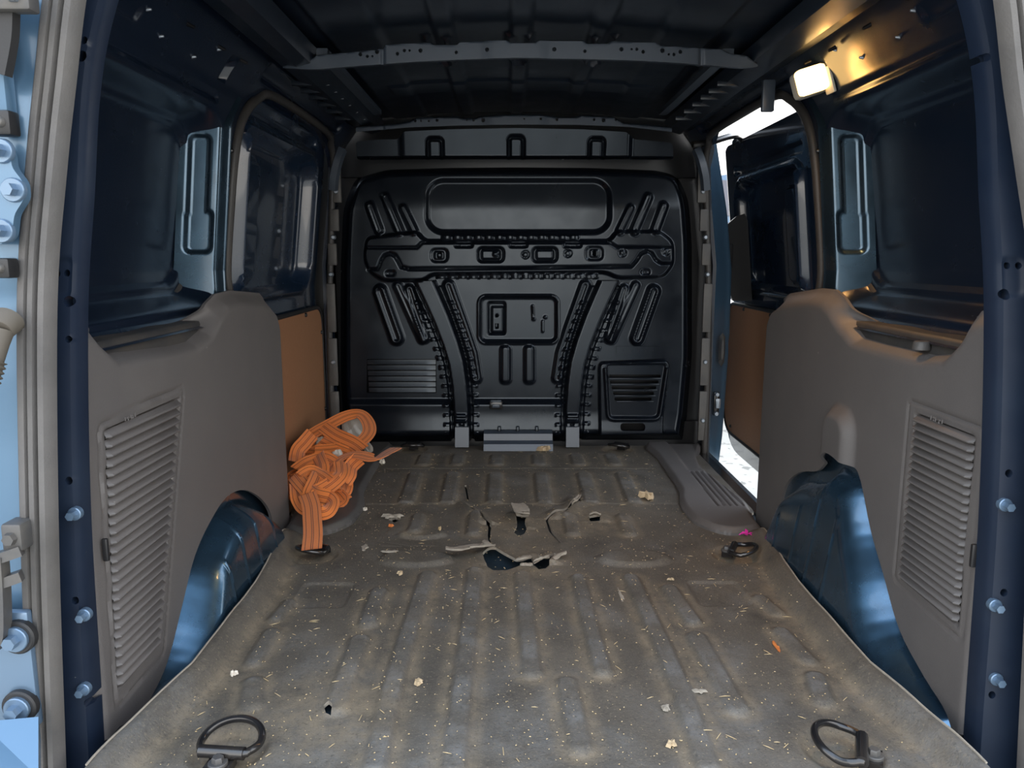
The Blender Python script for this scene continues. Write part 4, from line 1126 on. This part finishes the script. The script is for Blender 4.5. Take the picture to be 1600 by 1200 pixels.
# ================================================================== TIE-DOWN RINGS
def tie_ring(cx, cy, ang, R, label, flip=1):
    t = empty('tie_down_ring', (cx, cy, 0.0))
    tag(t, label, 'tie-down ring', 'cargo tie-down rings on the floor')
    ca, sa = math.cos(ang), math.sin(ang)
    def P(a, b, z): return (cx + a * ca - b * sa, cy + a * sa + b * ca, z)
    bx = [P(-R * 0.52, -R * 0.62, 0.010)]
    # D-shaped loop
    loop = []
    for k in range(22):
        g = -0.28 * math.pi + k / 21 * 1.56 * math.pi
        loop.append(P(R * math.cos(g + math.pi / 2 - 0.5 * math.pi + 0.0), R * 0.85 * math.sin(g), 0.013 + 0.010 * max(0, math.sin(g))))
    tube('loop', spline(loop, 2, True), 0.0052, 'black_metal', t, 9, True)
    bar0, bar1 = P(-R * 0.78, -R * 0.62, 0.013), P(R * 0.72, -R * 0.62, 0.013)
    tube('hinge_bar', [bar0, P(-R * 0.2, -R * 0.62, 0.013), P(R * 0.3, -R * 0.62, 0.013), bar1], 0.0085, 'black_metal', t, 10)
    br = MB()
    q = [P(-R * 0.42, -R * 1.25, -0.004), P(R * 0.42, -R * 1.25, -0.004), P(R * 0.42, -R * 0.55, -0.004), P(-R * 0.42, -R * 0.55, -0.004)]
    br.hexa(q + [(a, b, c + 0.010) for a, b, c in q]); plate = br.build('bracket', 'black_metal', t, False)
    bc = P(0, -R * 0.98, 0)
    MB().cyl((bc[0], bc[1], 0.004), (bc[0], bc[1], 0.010), 0.0125, 0.0125, 18, 0.001).cyl((bc[0], bc[1], 0.010), (bc[0], bc[1], 0.017), 0.008, 0.0075, 6, 0.001).build('bolt', 'dirt_metal', plate)
    return t
tie_ring(-0.405, 0.935, -0.10, 0.040, 'black tie-down ring lying flat in the near left corner of the floor')
tie_ring(0.405, 0.925, 1.15, 0.040, 'black tie-down ring lying flat in the near right corner of the floor')
tie_ring(-0.468, 1.610, 2.6, 0.034, 'black tie-down ring with the orange strap tied to it')
tie_ring(0.478, 1.605, -2.0, 0.034, 'black tie-down ring on the floor below the right step trim')
tie_ring(-0.362, 2.545, 3.14, 0.036, 'black tie-down ring by the bulkhead near the strap\'s loose end')
tie_ring(0.338, 2.540, 2.6, 0.034, 'black tie-down ring by the bulkhead below the access panel')

# ================================================================== ORANGE CARGO STRAP
st = empty('cargo_strap', (-0.47, 1.75, 0.0))
tag(st, 'orange webbing cargo strap with dark stripes, heaped in the left corner', 'strap')
def Y_of(py): return float(np.interp(py, [640, 660, 700, 740, 780, 800, 860], [2.30, 2.24, 2.10, 1.97, 1.84, 1.78, 1.615]))
def web(pts, dY=0.0, wid=0.040, nrm=(0.25, -1.0, 0.55), tw=0.0, z_min=0.02):
    P = []
    for q in pts:
        px, py = q[0], q[1]; Y = Y_of(py) + dY + (q[2] if len(q) > 2 else 0)
        p = list(ony(px, py, Y)); p[2] = max(p[2], z_min); P.append(p)
    P = spline(P, 7)
    n0 = np.array(nrm, float)
    ph = random.uniform(0, 6)
    def nf(t, p, T):
        a = tw * math.sin(2.2 * math.pi * t + ph)
        return n0 + np.array((math.sin(a), 0, 0.5 * math.sin(a * 1.3))) * 0.9
    return ribbon('webbing', P, wid, nf, 'orange_webbing', st)
# hidden heap of folds underneath
rr = random.Random(5)
for k in range(13):
    cx, cy = rr.uniform(478, 540), rr.uniform(690, 782)
    cx = min(cx, 560 - (cy - 690) * 0.55)
    a = rr.uniform(0, 6.28); pts = []
    for i in range(6):
        g = a + i * 1.1; R = rr.uniform(12, 26)
        pts.append((cx + R * 1.1 * math.cos(g), cy + R * 0.7 * math.sin(g)))
    web(pts, 0.045 + rr.uniform(0, 0.04), 0.038, (rr.uniform(-.4, .6), -1, rr.uniform(.1, .9)), 0.5, 0.022)
web([(467, 706), (476, 690), (490, 677), (513, 664), (541, 650), (562, 647), (574, 658), (577, 674), (566, 688), (546, 697), (520, 702), (492, 704)], 0.0, 0.040, (0.1, -0.7, 1.0), 0.25)
web([(505, 666), (525, 680), (551, 692), (566, 703)], -0.03, 0.042, (0.2, -1, 0.5), 0.1)
web([(514, 748), (518, 730), (537, 714), (560, 711, -.02), (588, 716, -.03), (606, 707, .06), (619, 700, .13)], -0.03, 0.034, (-0.2, -0.25, 1.0), 0.2, 0.012)
web([(463, 722), (466, 704), (476, 692), (488, 678)], -0.035, 0.042, (0.5, -1, 0.3), 0.2)
web([(461, 742), (474, 758), (490, 772), (512, 778)], -0.045, 0.042, (0.2, -1, 0.6), 0.2)
web([(496, 712), (502, 730), (495, 752), (486, 770)], -0.05, 0.044, (0.1, -1, 0.3), 0.25)
web([(533, 722), (534, 740), (518, 756), (498, 768)], -0.04, 0.042, (0.2, -0.9, 0.7), 0.2)
web([(562, 716), (549, 728), (545, 742), (538, 752)], -0.02, 0.040, (0.5, -1, 0.5), 0.2)
web([(464, 734), (482, 722), (504, 716), (520, 722)], -0.03, 0.042, (0, -0.8, 0.9), 0.2)
web([(462, 750), (490, 744), (520, 748), (540, 742)], -0.02, 0.040, (0, -0.8, 0.8), 0.2)
web([(488, 778), (506, 776), (518, 784), (512, 797), (498, 800), (486, 793)], -0.03, 0.040, (0.2, -0.9, 0.6), 0.25)
web([(463, 760), (466, 776), (474, 790), (486, 796)], -0.02, 0.040, (0.5, -1, 0.3), 0.2)
web([(480, 772), (486, 790), (488, 812), (489, 835), (487, 858)], -0.05, 0.043, (0.05, -0.8, 0.9), 0.05, 0.016)
web([(500, 690), (520, 700), (540, 708), (556, 716)], 0.01, 0.040, (0.1, -1, 0.4), 0.3)
web([(470, 744), (486, 736), (500, 742), (514, 752)], -0.055, 0.036, (0.2, -1, 0.9), 0.4)

# crumpled clear film in the loop
def film(name, c, r, seed, label):
    bm = bmesh.new(); bmesh.ops.create_icosphere(bm, subdivisions=4, radius=1.0)
    q = random.Random(seed); dirs = [Vector((q.gauss(0, 1), q.gauss(0, 1), q.gauss(0, 1))).normalized() for _ in range(26)]
    offs = [q.uniform(0.55, 1.0) for _ in dirs]
    for v in bm.verts:
        k = min(o / max(0.12, v.co.dot(d)) for d, o in zip(dirs, offs) if v.co.dot(d) > 0.12)
        v.co *= min(1.25, k) * (1 + 0.06 * math.sin(9 * v.co.x + 7 * v.co.z + seed))
    V = [(c[0] + v.co.x * r[0], c[1] + v.co.y * r[1], c[2] + v.co.z * r[2]) for v in bm.verts]
    bm.verts.index_update(); F = [[v.index for v in f.verts] for f in bm.faces]; bm.free()
    o = mesh(name, V, F, 'plastic_film', None, angle=20)
    tag(o, label, 'plastic film'); return o
film('crumpled_film', ony(553, 676, 2.30), (0.050, 0.045, 0.058), 3, 'crumpled pale plastic film inside the top loop of the orange strap')
film('crumpled_film', ony(574, 699, 2.24), (0.020, 0.02, 0.030), 9, 'small scrap of pale film sticking out right of the strap heap')
film('crumpled_film', ony(503, 691, 2.16), (0.028, 0.02, 0.020), 14, 'pale film scrap between strap folds, beside the hardboard')
film('crumpled_film', ony(527, 713, 2.05), (0.022, 0.015, 0.026), 21, 'pale film scrap in the middle of the strap heap')

# ================================================================== DOME LAMP over the right door
c = ony(1260, 130, 1.63)
lm = empty('dome_lamp', c)
tag(lm, 'lit warm dome lamp high on the right body side', 'lamp')
R = Matrix.Rotation(math.radians(-18), 3, 'Y') @ Matrix.Rotation(math.radians(8), 3, 'Z')
MB().box((c[0] + 0.012, c[1] + 0.004, c[2] + 0.004), (0.066, 0.060, 0.054), 0.010, R).build('housing', 'lamp_body', lm)
lens = MB().box((c[0] - 0.004, c[1] - 0.038, c[2] - 0.002), (0.060, 0.026, 0.050), 0.008, R).build('lens', 'lamp_lens', lm)
MB().box((c[0] + 0.030, c[1] - 0.036, c[2] - 0.002), (0.006, 0.030, 0.052), 0.002, R).build('lens_rib', 'lamp_body', lm)
ld = bpy.data.lights.new('lamp_light', 'AREA'); ld.energy = 0.45; ld.color = (1.0, 0.50, 0.16); ld.shape = 'RECTANGLE'; ld.size = 0.05; ld.size_y = 0.04; ld.spread = math.radians(130)
lo = bpy.data.objects.new('lamp_light', ld); lo.location = (-0.012, -0.056, -0.012)
lo.rotation_euler = Vector((-0.25, -0.15, -1.0)).to_track_quat('-Z', 'Y').to_euler(); link(lo, lm)
# pale bracket tab beside the lamp
c = ony(1200, 150, 1.80)
tb = MB().box(c, (0.028, 0.014, 0.068), 0.003).build('catch_bracket', 'bow_steel', None)
tag(tb, 'pale metal catch bracket hanging below the roof rail beside the lamp', 'bracket')

# ================================================================== LEFT DOOR JAMB: hinge, bolts, conduit, stops
JX = 0.888
def jamb_l(u, z):
    x0 = seal_x(z) + 0.004; x = x0 + u * (0.80 - x0)
    y = JX - 0.007 * pad(d_rbox(x, z, 0.64, 0.73, 0.075, 0.115, 0.03), 1, 0.012) + 0.010 * pad(np.abs(z - 0.30) - 0.17, 1, 0.05)
    return -x, y, z
jm = sheet('trim_4', [(0, -0.20), (1, -0.20), (1, 1.14), (0, 1.14)], jamb_l, 'body_blue', (0.03, 0.006), None, thick=0.02, back=(0, 1, 0))
tag(jm, 'light blue door jamb outside the left seal', 'door jamb', kind='structure')
def jamb_r(u, z):
    x0 = seal_x(z) + 0.006 + 0.016 * sstep(0.88, 0.55, z); x = x0 + u * (0.87 - x0)
    return x, 0.892 - 0.006 * pad(d_rbox(x, z, 0.75, 0.5, 0.07, 0.5, 0.04), 1, 0.012), z
jr = sheet('trim_5', [(0, -0.20), (1, -0.20), (1, 1.14), (0, 1.14)], jamb_r, 'body_blue', (0.04, 0.012), None, thick=0.02, back=(0, 1, 0))
tag(jr, 'blue door jamb outside the right seal', 'door jamb', kind='structure')
jl = sheet('trim_6', [(-0.87, -0.20), (-0.78, -0.20), (-0.78, 1.19), (-0.87, 1.19)], lambda x, z: (x, 0.895 + 0 * x, z), 'body_blue', 0.02, None, thick=0.02, back=(0, 1, 0))
tag(jl, 'blue outer corner of the body beyond the left jamb', 'door jamb', kind='structure')
rs = MB().box((0, 0.83, -0.12), (1.24, 0.06, 0.15), 0.006).box((0, 0.875, 1.155), (0.86, 0.03, 0.06), 0.005).build('trim_7', 'navy_paint', None)
tag(rs, 'dark painted sill and header of the rear load opening', 'door sill', kind='structure')
hg = empty('jamb_hinge', ony(12, 300, 0.86))
tag(hg, 'blue painted door hinge with three bolts on the left jamb', 'hinge')
hpx = rounded([(-40, 228), (12, 226), (20, 240), (22, 262), (40, 285), (42, 310), (26, 335), (22, 370), (8, 382), (-40, 380)], 8, 4)
hp_ = [ony(px, py, 0.862) for px, py in hpx]; n = len(hp_)
V = [(p[0], 0.858, p[2]) for p in hp_] + [(p[0], 0.870, p[2]) for p in hp_]
mesh('mount_plate', V, [tuple(range(n)), tuple(range(n, 2 * n))[::-1]] + [(i, (i + 1) % n, n + (i + 1) % n, n + i) for i in range(n)], 'body_blue', hg, False)
for px, py in ((3, 236), (22, 297), (4, 361)):
    p = ony(px, py, 0.858)
    MB().cyl((p[0], 0.860, p[2]), (p[0], 0.854, p[2]), 0.0135, 0.013, 20, 0.001).cyl((p[0], 0.854, p[2]), (p[0], 0.844, p[2]), 0.0075, 0.007, 6).build('bolt', 'zinc_blue', hg)
def stop(px, py, w_, h_, label):
    p = ony(px, py, 0.86); t = empty('bump_stop', p); tag(t, label, 'bump stop', 'black stops on the left jamb')
    MB().box((p[0], 0.865, p[2]), (w_, 0.02, h_), 0.003).build('block', 'black_plastic', t)
    MB().cyl((p[0] + 0.002, 0.856, p[2]), (p[0] + 0.002, 0.850, p[2]), 0.006, 0.005, 10, 0.001).build('stud', 'dirt_metal', t)
stop(2, 192, 0.024, 0.026, 'black square stop above the blue hinge on the left jamb')
stop(1, 419, 0.024, 0.022, 'black square stop below the blue hinge on the left jamb')
p = ony(18, 8, 0.84); tk = empty('top_bracket', p); tag(tk, 'dusty dark plate with a nut in the top left corner', 'bracket')
MB().box((p[0] - 0.01, 0.845, p[2] + 0.012), (0.062, 0.02, 0.035), 0.003).build('plate', 'dirt_metal', tk)
MB().cyl((p[0] + 0.006, 0.838, p[2] + 0.008), (p[0] + 0.006, 0.830, p[2] + 0.008), 0.008, 0.007, 6).build('nut', 'zinc', tk)
V, F = sweep(spline([ony(10, 18, .85), ony(8, 60, .85), ony(-2, 115, .85)], 5), [(-.012, -.004), (.012, -.004), (.010, .006), (-.010, .006)], lambda t, p, T: (0, -1, 0))
o = mesh('door_check_strap', V, F, 'black_rubber', None); tag(o, 'dark rubber check strap hanging at the top of the left jamb', 'strap')
# corrugated cable conduit
cn = empty('cable_conduit', ony(20, 520, 0.85)); tag(cn, 'dusty corrugated rubber cable boot entering the left jamb', 'cable boot')
a, b_ = np.array(ony(4, 515, .858)), np.array(ony(-30, 622, .832))
MB().cyl(a + np.array((.0, .012, .01)), a + np.array((0, -.004, 0)), 0.017, 0.014, 20, 0.002).build('flange', 'conduit', cn)
tube('neck', [a + (b_ - a) * t for t in np.linspace(0, 0.5, 6)], [0.012, .0115, .011, .011, .011, .011], 'conduit', cn, 16)
rad = []; pth = []
for i in range(60):
    t = 0.46 + 0.7 * i / 59; pth.append(a + (b_ - a) * t); rad.append(0.0115 + 0.003 * (0.5 + 0.5 * math.cos(i * 2 * math.pi / 6)))
tube('bellows', pth, rad, 'conduit', cn, 18)
# lower jamb: lamp carrier arms, catch plate and bolts
lc = empty('lamp_carrier', ony(10, 890, .86)); tag(lc, 'dusty grey bracket with two arms low on the left jamb', 'bracket')
for y0 in (868, 908):
    V, F = sweep(spline([ony(-14, y0 + 6, .85), ony(8, y0, .852), ony(34, y0 - 9, .858)], 5), [(-.006, -.008), (.006, -.008), (.006, .008), (-.006, .008)], lambda t, p, T: (0, -1, 0))
    mesh('arm', V, F, 'dirt_metal', lc)
V, F = sweep(spline([ony(-2, 868, .85), ony(2, 930, .85), ony(2, 990, .852), ony(-8, 1010, .852)], 5), [(-.007, -.008), (.007, -.008), (.007, .008), (-.007, .008)], lambda t, p, T: (0, -1, 0))
mesh('upright', V, F, 'dirt_metal', lc)
p = ony(23, 838, .86); MB().box((p[0], .868, p[2]), (.024, .03, .034), .004).build('tab', 'dirt_metal', lc)
MB().cyl((p[0], .853, p[2]), (p[0], .846, p[2]), .008, .007, 6).build('bolt', 'dirt_metal', lc)
ct = empty('catch_plate', ony(20, 1050, .86)); tag(ct, 'dark blue catch plate held by two big washers low on the left jamb', 'catch')
p = ony(10, 1050, .862); MB().box((p[0] - .015, .872, p[2]), (.09, .012, .15), .004).build('plate', 'zinc_blue', ct)
for px, py in ((25, 998), (28, 1107)):
    p = ony(px, py, .858)
    MB().cyl((p[0], .868, p[2]), (p[0], .858, p[2]), .021, .021, 24, .002).build('rubber_washer', 'black_rubber', ct)
    MB().cyl((p[0], .858, p[2]), (p[0], .853, p[2]), .0155, .0155, 20, .001).cyl((p[0], .853, p[2]), (p[0], .842, p[2]), .0085, .008, 6).build('bolt', 'zinc_blue', ct)
V = [ony(-30, 1128, .83), ony(60, 1120, .85), ony(60, 1215, .80), ony(-30, 1215, .78)]
V = V + [(a_, b2, c_ - 0.03) for a_, b2, c_ in V]
o = MB().hexa(V[4:] + V[:4]).build('bumper_step', 'body_blue', None, False); tag(o, 'light blue bumper corner at the bottom left', 'bumper')

# ================================================================== LITTER ON THE MAT
def zmat(x, y): return float(mat_h(np.array([x]), np.array([y]))[0])
def crumb(name, px, py, size, m, label, cat, seed, flat=0.25):
    x, y, _ = onz(px, py); q = random.Random(seed); n = q.randint(13, 17)
    ring = [(size[0] * q.uniform(.35, 1.0) * math.cos(6.283 * k / n), size[1] * q.uniform(.35, 1.0) * math.sin(6.283 * k / n)) for k in range(n)]
    z0 = zmat(x, y) + 0.0008; h = min(size) * flat
    V = [(x + a, y + b2, z0 + q.uniform(0, h * .8)) for a, b2 in ring] + [(x + a * .8, y + b2 * .8, z0 + h + q.uniform(0, h)) for a, b2 in ring] + [(x, y, z0 + 1.6 * h)]
    F = [(k, (k + 1) % n, n + (k + 1) % n, n + k) for k in range(n)] + [(n + k, n + (k + 1) % n, 2 * n) for k in range(n)] + [tuple(range(n))[::-1]]
    o = mesh(name, V, F, m, None, False); tag(o, label, cat); return o
crumb('foam_chip', 597, 726, (.014, .012), 'white_foam', 'small cream block lying right of the strap heap', 'foam chip', 1, .7)
crumb('foam_chip', 571, 798, (.009, .009), 'white_foam', 'white crumb at the edge of the left step trim', 'foam chip', 2, .5)
crumb('dry_leaf', 850, 705, (.030, .028), 'dry_leaf', 'crumpled dry leaf on the floor in front of the bulkhead', 'leaf', 3, .35)
crumb('dry_leaf', 1012, 779, (.030, .026), 'dry_leaf', 'torn dry leaf left of the right step trim', 'leaf', 4, .4)
crumb('matting_scrap', 614, 810, (.038, .018), 'pale_scrap', 'frayed pale matting scrap right of the left step trim', 'scrap', 5, .3)
crumb('orange_scrap', 611, 824, (.009, .011), 'orange_bit', 'small orange scrap below the frayed matting scrap', 'scrap', 6, .4)
crumb('matting_scrap', 570, 856, (.010, .034), 'pale_scrap', 'thin pale shred right of the strapped tie-down ring', 'scrap', 7, .15)
crumb('matting_scrap', 612, 868, (.030, .007), 'pale_scrap', 'long pale shred on the left raised oval of the floor', 'scrap', 8, .3)
crumb('paper_shred', 970, 930, (.006, .045), 'pale_scrap', 'long pale smear-like shred between two floor ribs', 'scrap', 10, .1)
crumb('paper_shred', 1040, 1108, (.009, .010), 'pale_scrap', 'pale crumb beside the long right floor rib', 'scrap', 12, .3)
crumb('paper_shred', 1092, 1083, (.016, .007), 'pale_scrap', 'small curled pale shred right of centre on the floor', 'scrap', 13, .4)
crumb('dry_leaf', 1050, 1166, (.012, .011), 'dry_leaf', 'tiny dry leaf near the rear edge of the floor', 'leaf', 15, .3)
crumb('dry_leaf', 654, 1068, (.011, .011), 'dry_leaf', 'tiny dry leaf beside the left floor rib', 'leaf', 16, .3)
crumb('wood_chip', 1213, 1012, (.005, .022), 'orange_bit', 'curved orange wood sliver near the right arch', 'wood chip', 17, .5)
crumb('dry_leaf', 626, 898, (.009, .012), 'dry_leaf', 'small dry leaf beside the top of the left rib', 'leaf', 18, .4)
crumb('dry_leaf', 1047, 907, (.010, .006), 'dry_leaf', 'small yellow leaf above the right floor ribs', 'leaf', 19, .5)
crumb('white_crumb', 366, 1056, (.007, .008), 'white_foam', 'white crumb left on the floor behind the arch', 'crumb', 20, .6)
crumb('wood_chip', 687, 833, (.006, .013), 'straw', 'pale wood chip left of the torn middle of the mat', 'wood chip', 22, .6)
x, y, _ = onz(1168, 841); z0 = zmat(x, y) + 0.002; V = [(x, y, z0 + .006)]; F = []
for k in range(5):
    g = 6.283 * k / 5 + .3
    V += [(x + .012 * math.cos(g - .35), y + .012 * math.sin(g - .35), z0 + .008), (x + .020 * math.cos(g), y + .020 * math.sin(g), z0 + .010 * (k % 2)), (x + .012 * math.cos(g + .35), y + .012 * math.sin(g + .35), z0 + .006)]
    F += [(0, 3 * k + 1, 3 * k + 2, 3 * k + 3)]
V = V + [(a_, b2, c_ - .0012) for a_, b2, c_ in V]; n = 16
F = F + [tuple(q + n for q in f)[::-1] for f in F] + [tuple((f[i], f[(i + 1) % 4], f[(i + 1) % 4] + n, f[i] + n)) for f in F for i in range(4)]
o = mesh('pink_petal', V, F, 'pink_petal', None, False); tag(o, 'bright pink flower petal beside the right step trim', 'petal')

# loose chaff and straw
V = []; F = []
cand = RNG.uniform(size=(3200, 6)); xs_ = (cand[:, 0] - 0.5) * 1.0; ys_ = 0.90 + 1.62 * cand[:, 1] ** 1.15
zz_ = mat_h(xs_, ys_)
for i in range(len(cand)):
    x, y, z = xs_[i], ys_[i], zz_[i] + 0.0012
    big = cand[i, 2] > 0.93
    l = (0.006 + 0.012 * cand[i, 3]) if big else (0.0008 + 0.0022 * cand[i, 3]); w_ = 0.0011 if big else l * 0.55
    g = cand[i, 4] * 6.283; ux, uy = math.cos(g), math.sin(g); n = len(V); h = w_ * 0.8
    V += [(x - ux * l / 2 + uy * w_ / 2, y - uy * l / 2 - ux * w_ / 2, z), (x + ux * l / 2 + uy * w_ / 2, y + uy * l / 2 - ux * w_ / 2, z), (x + ux * l / 2 - uy * w_ / 2, y + uy * l / 2 + ux * w_ / 2, z), (x - ux * l / 2 - uy * w_ / 2, y - uy * l / 2 + ux * w_ / 2, z), (x, y, z + h)]
    F += [(n, n + 1, n + 4), (n + 1, n + 2, n + 4), (n + 2, n + 3, n + 4), (n + 3, n, n + 4)]
o = mesh('chaff', V, F, 'straw', None, False); tag(o, 'loose straw and sawdust scattered over the rubber floor', 'chaff', kind='stuff')

# ================================================================== OUTSIDE, seen past the open door
def car(loc, rz, bodym, label, L_=4.0, Hh=1.45, beltz=0.92):
    t = empty('parked_car', loc); tag(t, label, 'car')
    W = 0.85
    prof = [(-L_ / 2, .25), (-L_ / 2, .55), (-L_ / 2 + .15, .78), (-L_ / 2 + .95, beltz), (-L_ / 2 + 1.55, Hh - .02), (L_ / 2 - 1.1, Hh), (L_ / 2 - .25, beltz + .05), (L_ / 2, .8), (L_ / 2, .25)]
    prof = rounded(prof, 0.15, 4); n = len(prof)
    R = Matrix.Rotation(rz, 3, 'Z'); T = Vector(loc)
    def tr_(p): return tuple(R @ Vector(p) + T)
    V = [tr_((a, -W + 0.16 * max(0, b2 - beltz), b2)) for a, b2 in prof] + [tr_((a, W - 0.16 * max(0, b2 - beltz), b2)) for a, b2 in prof]
    mesh('body', V, [tuple(range(n))[::-1], tuple(range(n, 2 * n))] + [(i, (i + 1) % n, n + (i + 1) % n, n + i) for i in range(n)], bodym, t, True, 30)
    for sd in (-1, 1):
        for x0, x1 in ((-L_ / 2 + 1.2, -.15), (-.05, L_ / 2 - 1.0)):
            q = [(x0, beltz + .03), (x1, beltz + .03), (x1 - .05, Hh - .1), (x0 + .35 if x0 < -.5 else x0, Hh - .1)]
            V = [tr_((a, sd * (W + .004 - 0.16 * (b2 - beltz)), b2)) for a, b2 in q] + [tr_((a, sd * (W - .03 - 0.16 * (b2 - beltz)), b2)) for a, b2 in q]
            MB().hexa(V).build('window', 'car_glass', t, False)
        for x0 in (-L_ / 2 + .75, L_ / 2 - .75):
            wh = MB().cyl(tr_((x0, sd * (W - .18), .31)), tr_((x0, sd * (W + .01), .31)), .31, .29, 28, .02).build('wheel', 'tyre', t)
            MB().cyl(tr_((x0, sd * (W), .31)), tr_((x0, sd * (W + .02), .31)), .20, .18, 24, .01).build('hub', 'silver_car', wh)
    return t
car((2.55, 6.1, -0.6), math.radians(100), 'silver_car', 'silver parked car glimpsed past the open sliding door')
car((3.3, 11.5, -0.6), math.radians(15), 'car_blue', 'tall dark blue parked car further off beyond the hedge', 4.6, 2.35, 1.75)
V = []; F = []; nx, nz = 60, 14
for i in range(nx):
    for j in range(nz):
        g = math.pi * j / (nz - 1); q = RNG.normal(size=3) * 0.05
        V.append((1.6 + 3.2 * i / (nx - 1) + q[0], 9.4 - 0.35 * math.cos(g) + q[1], -0.62 + 1.45 * max(0.0, math.sin(g)) ** 0.6 + q[2]))
F = [(i * nz + j, i * nz + j + 1, (i + 1) * nz + j + 1, (i + 1) * nz + j) for i in range(nx - 1) for j in range(nz - 1)]
o = mesh('hedge', V, F, 'hedge_green', None, False); tag(o, 'dry yellowish green hedge behind the silver car', 'hedge')
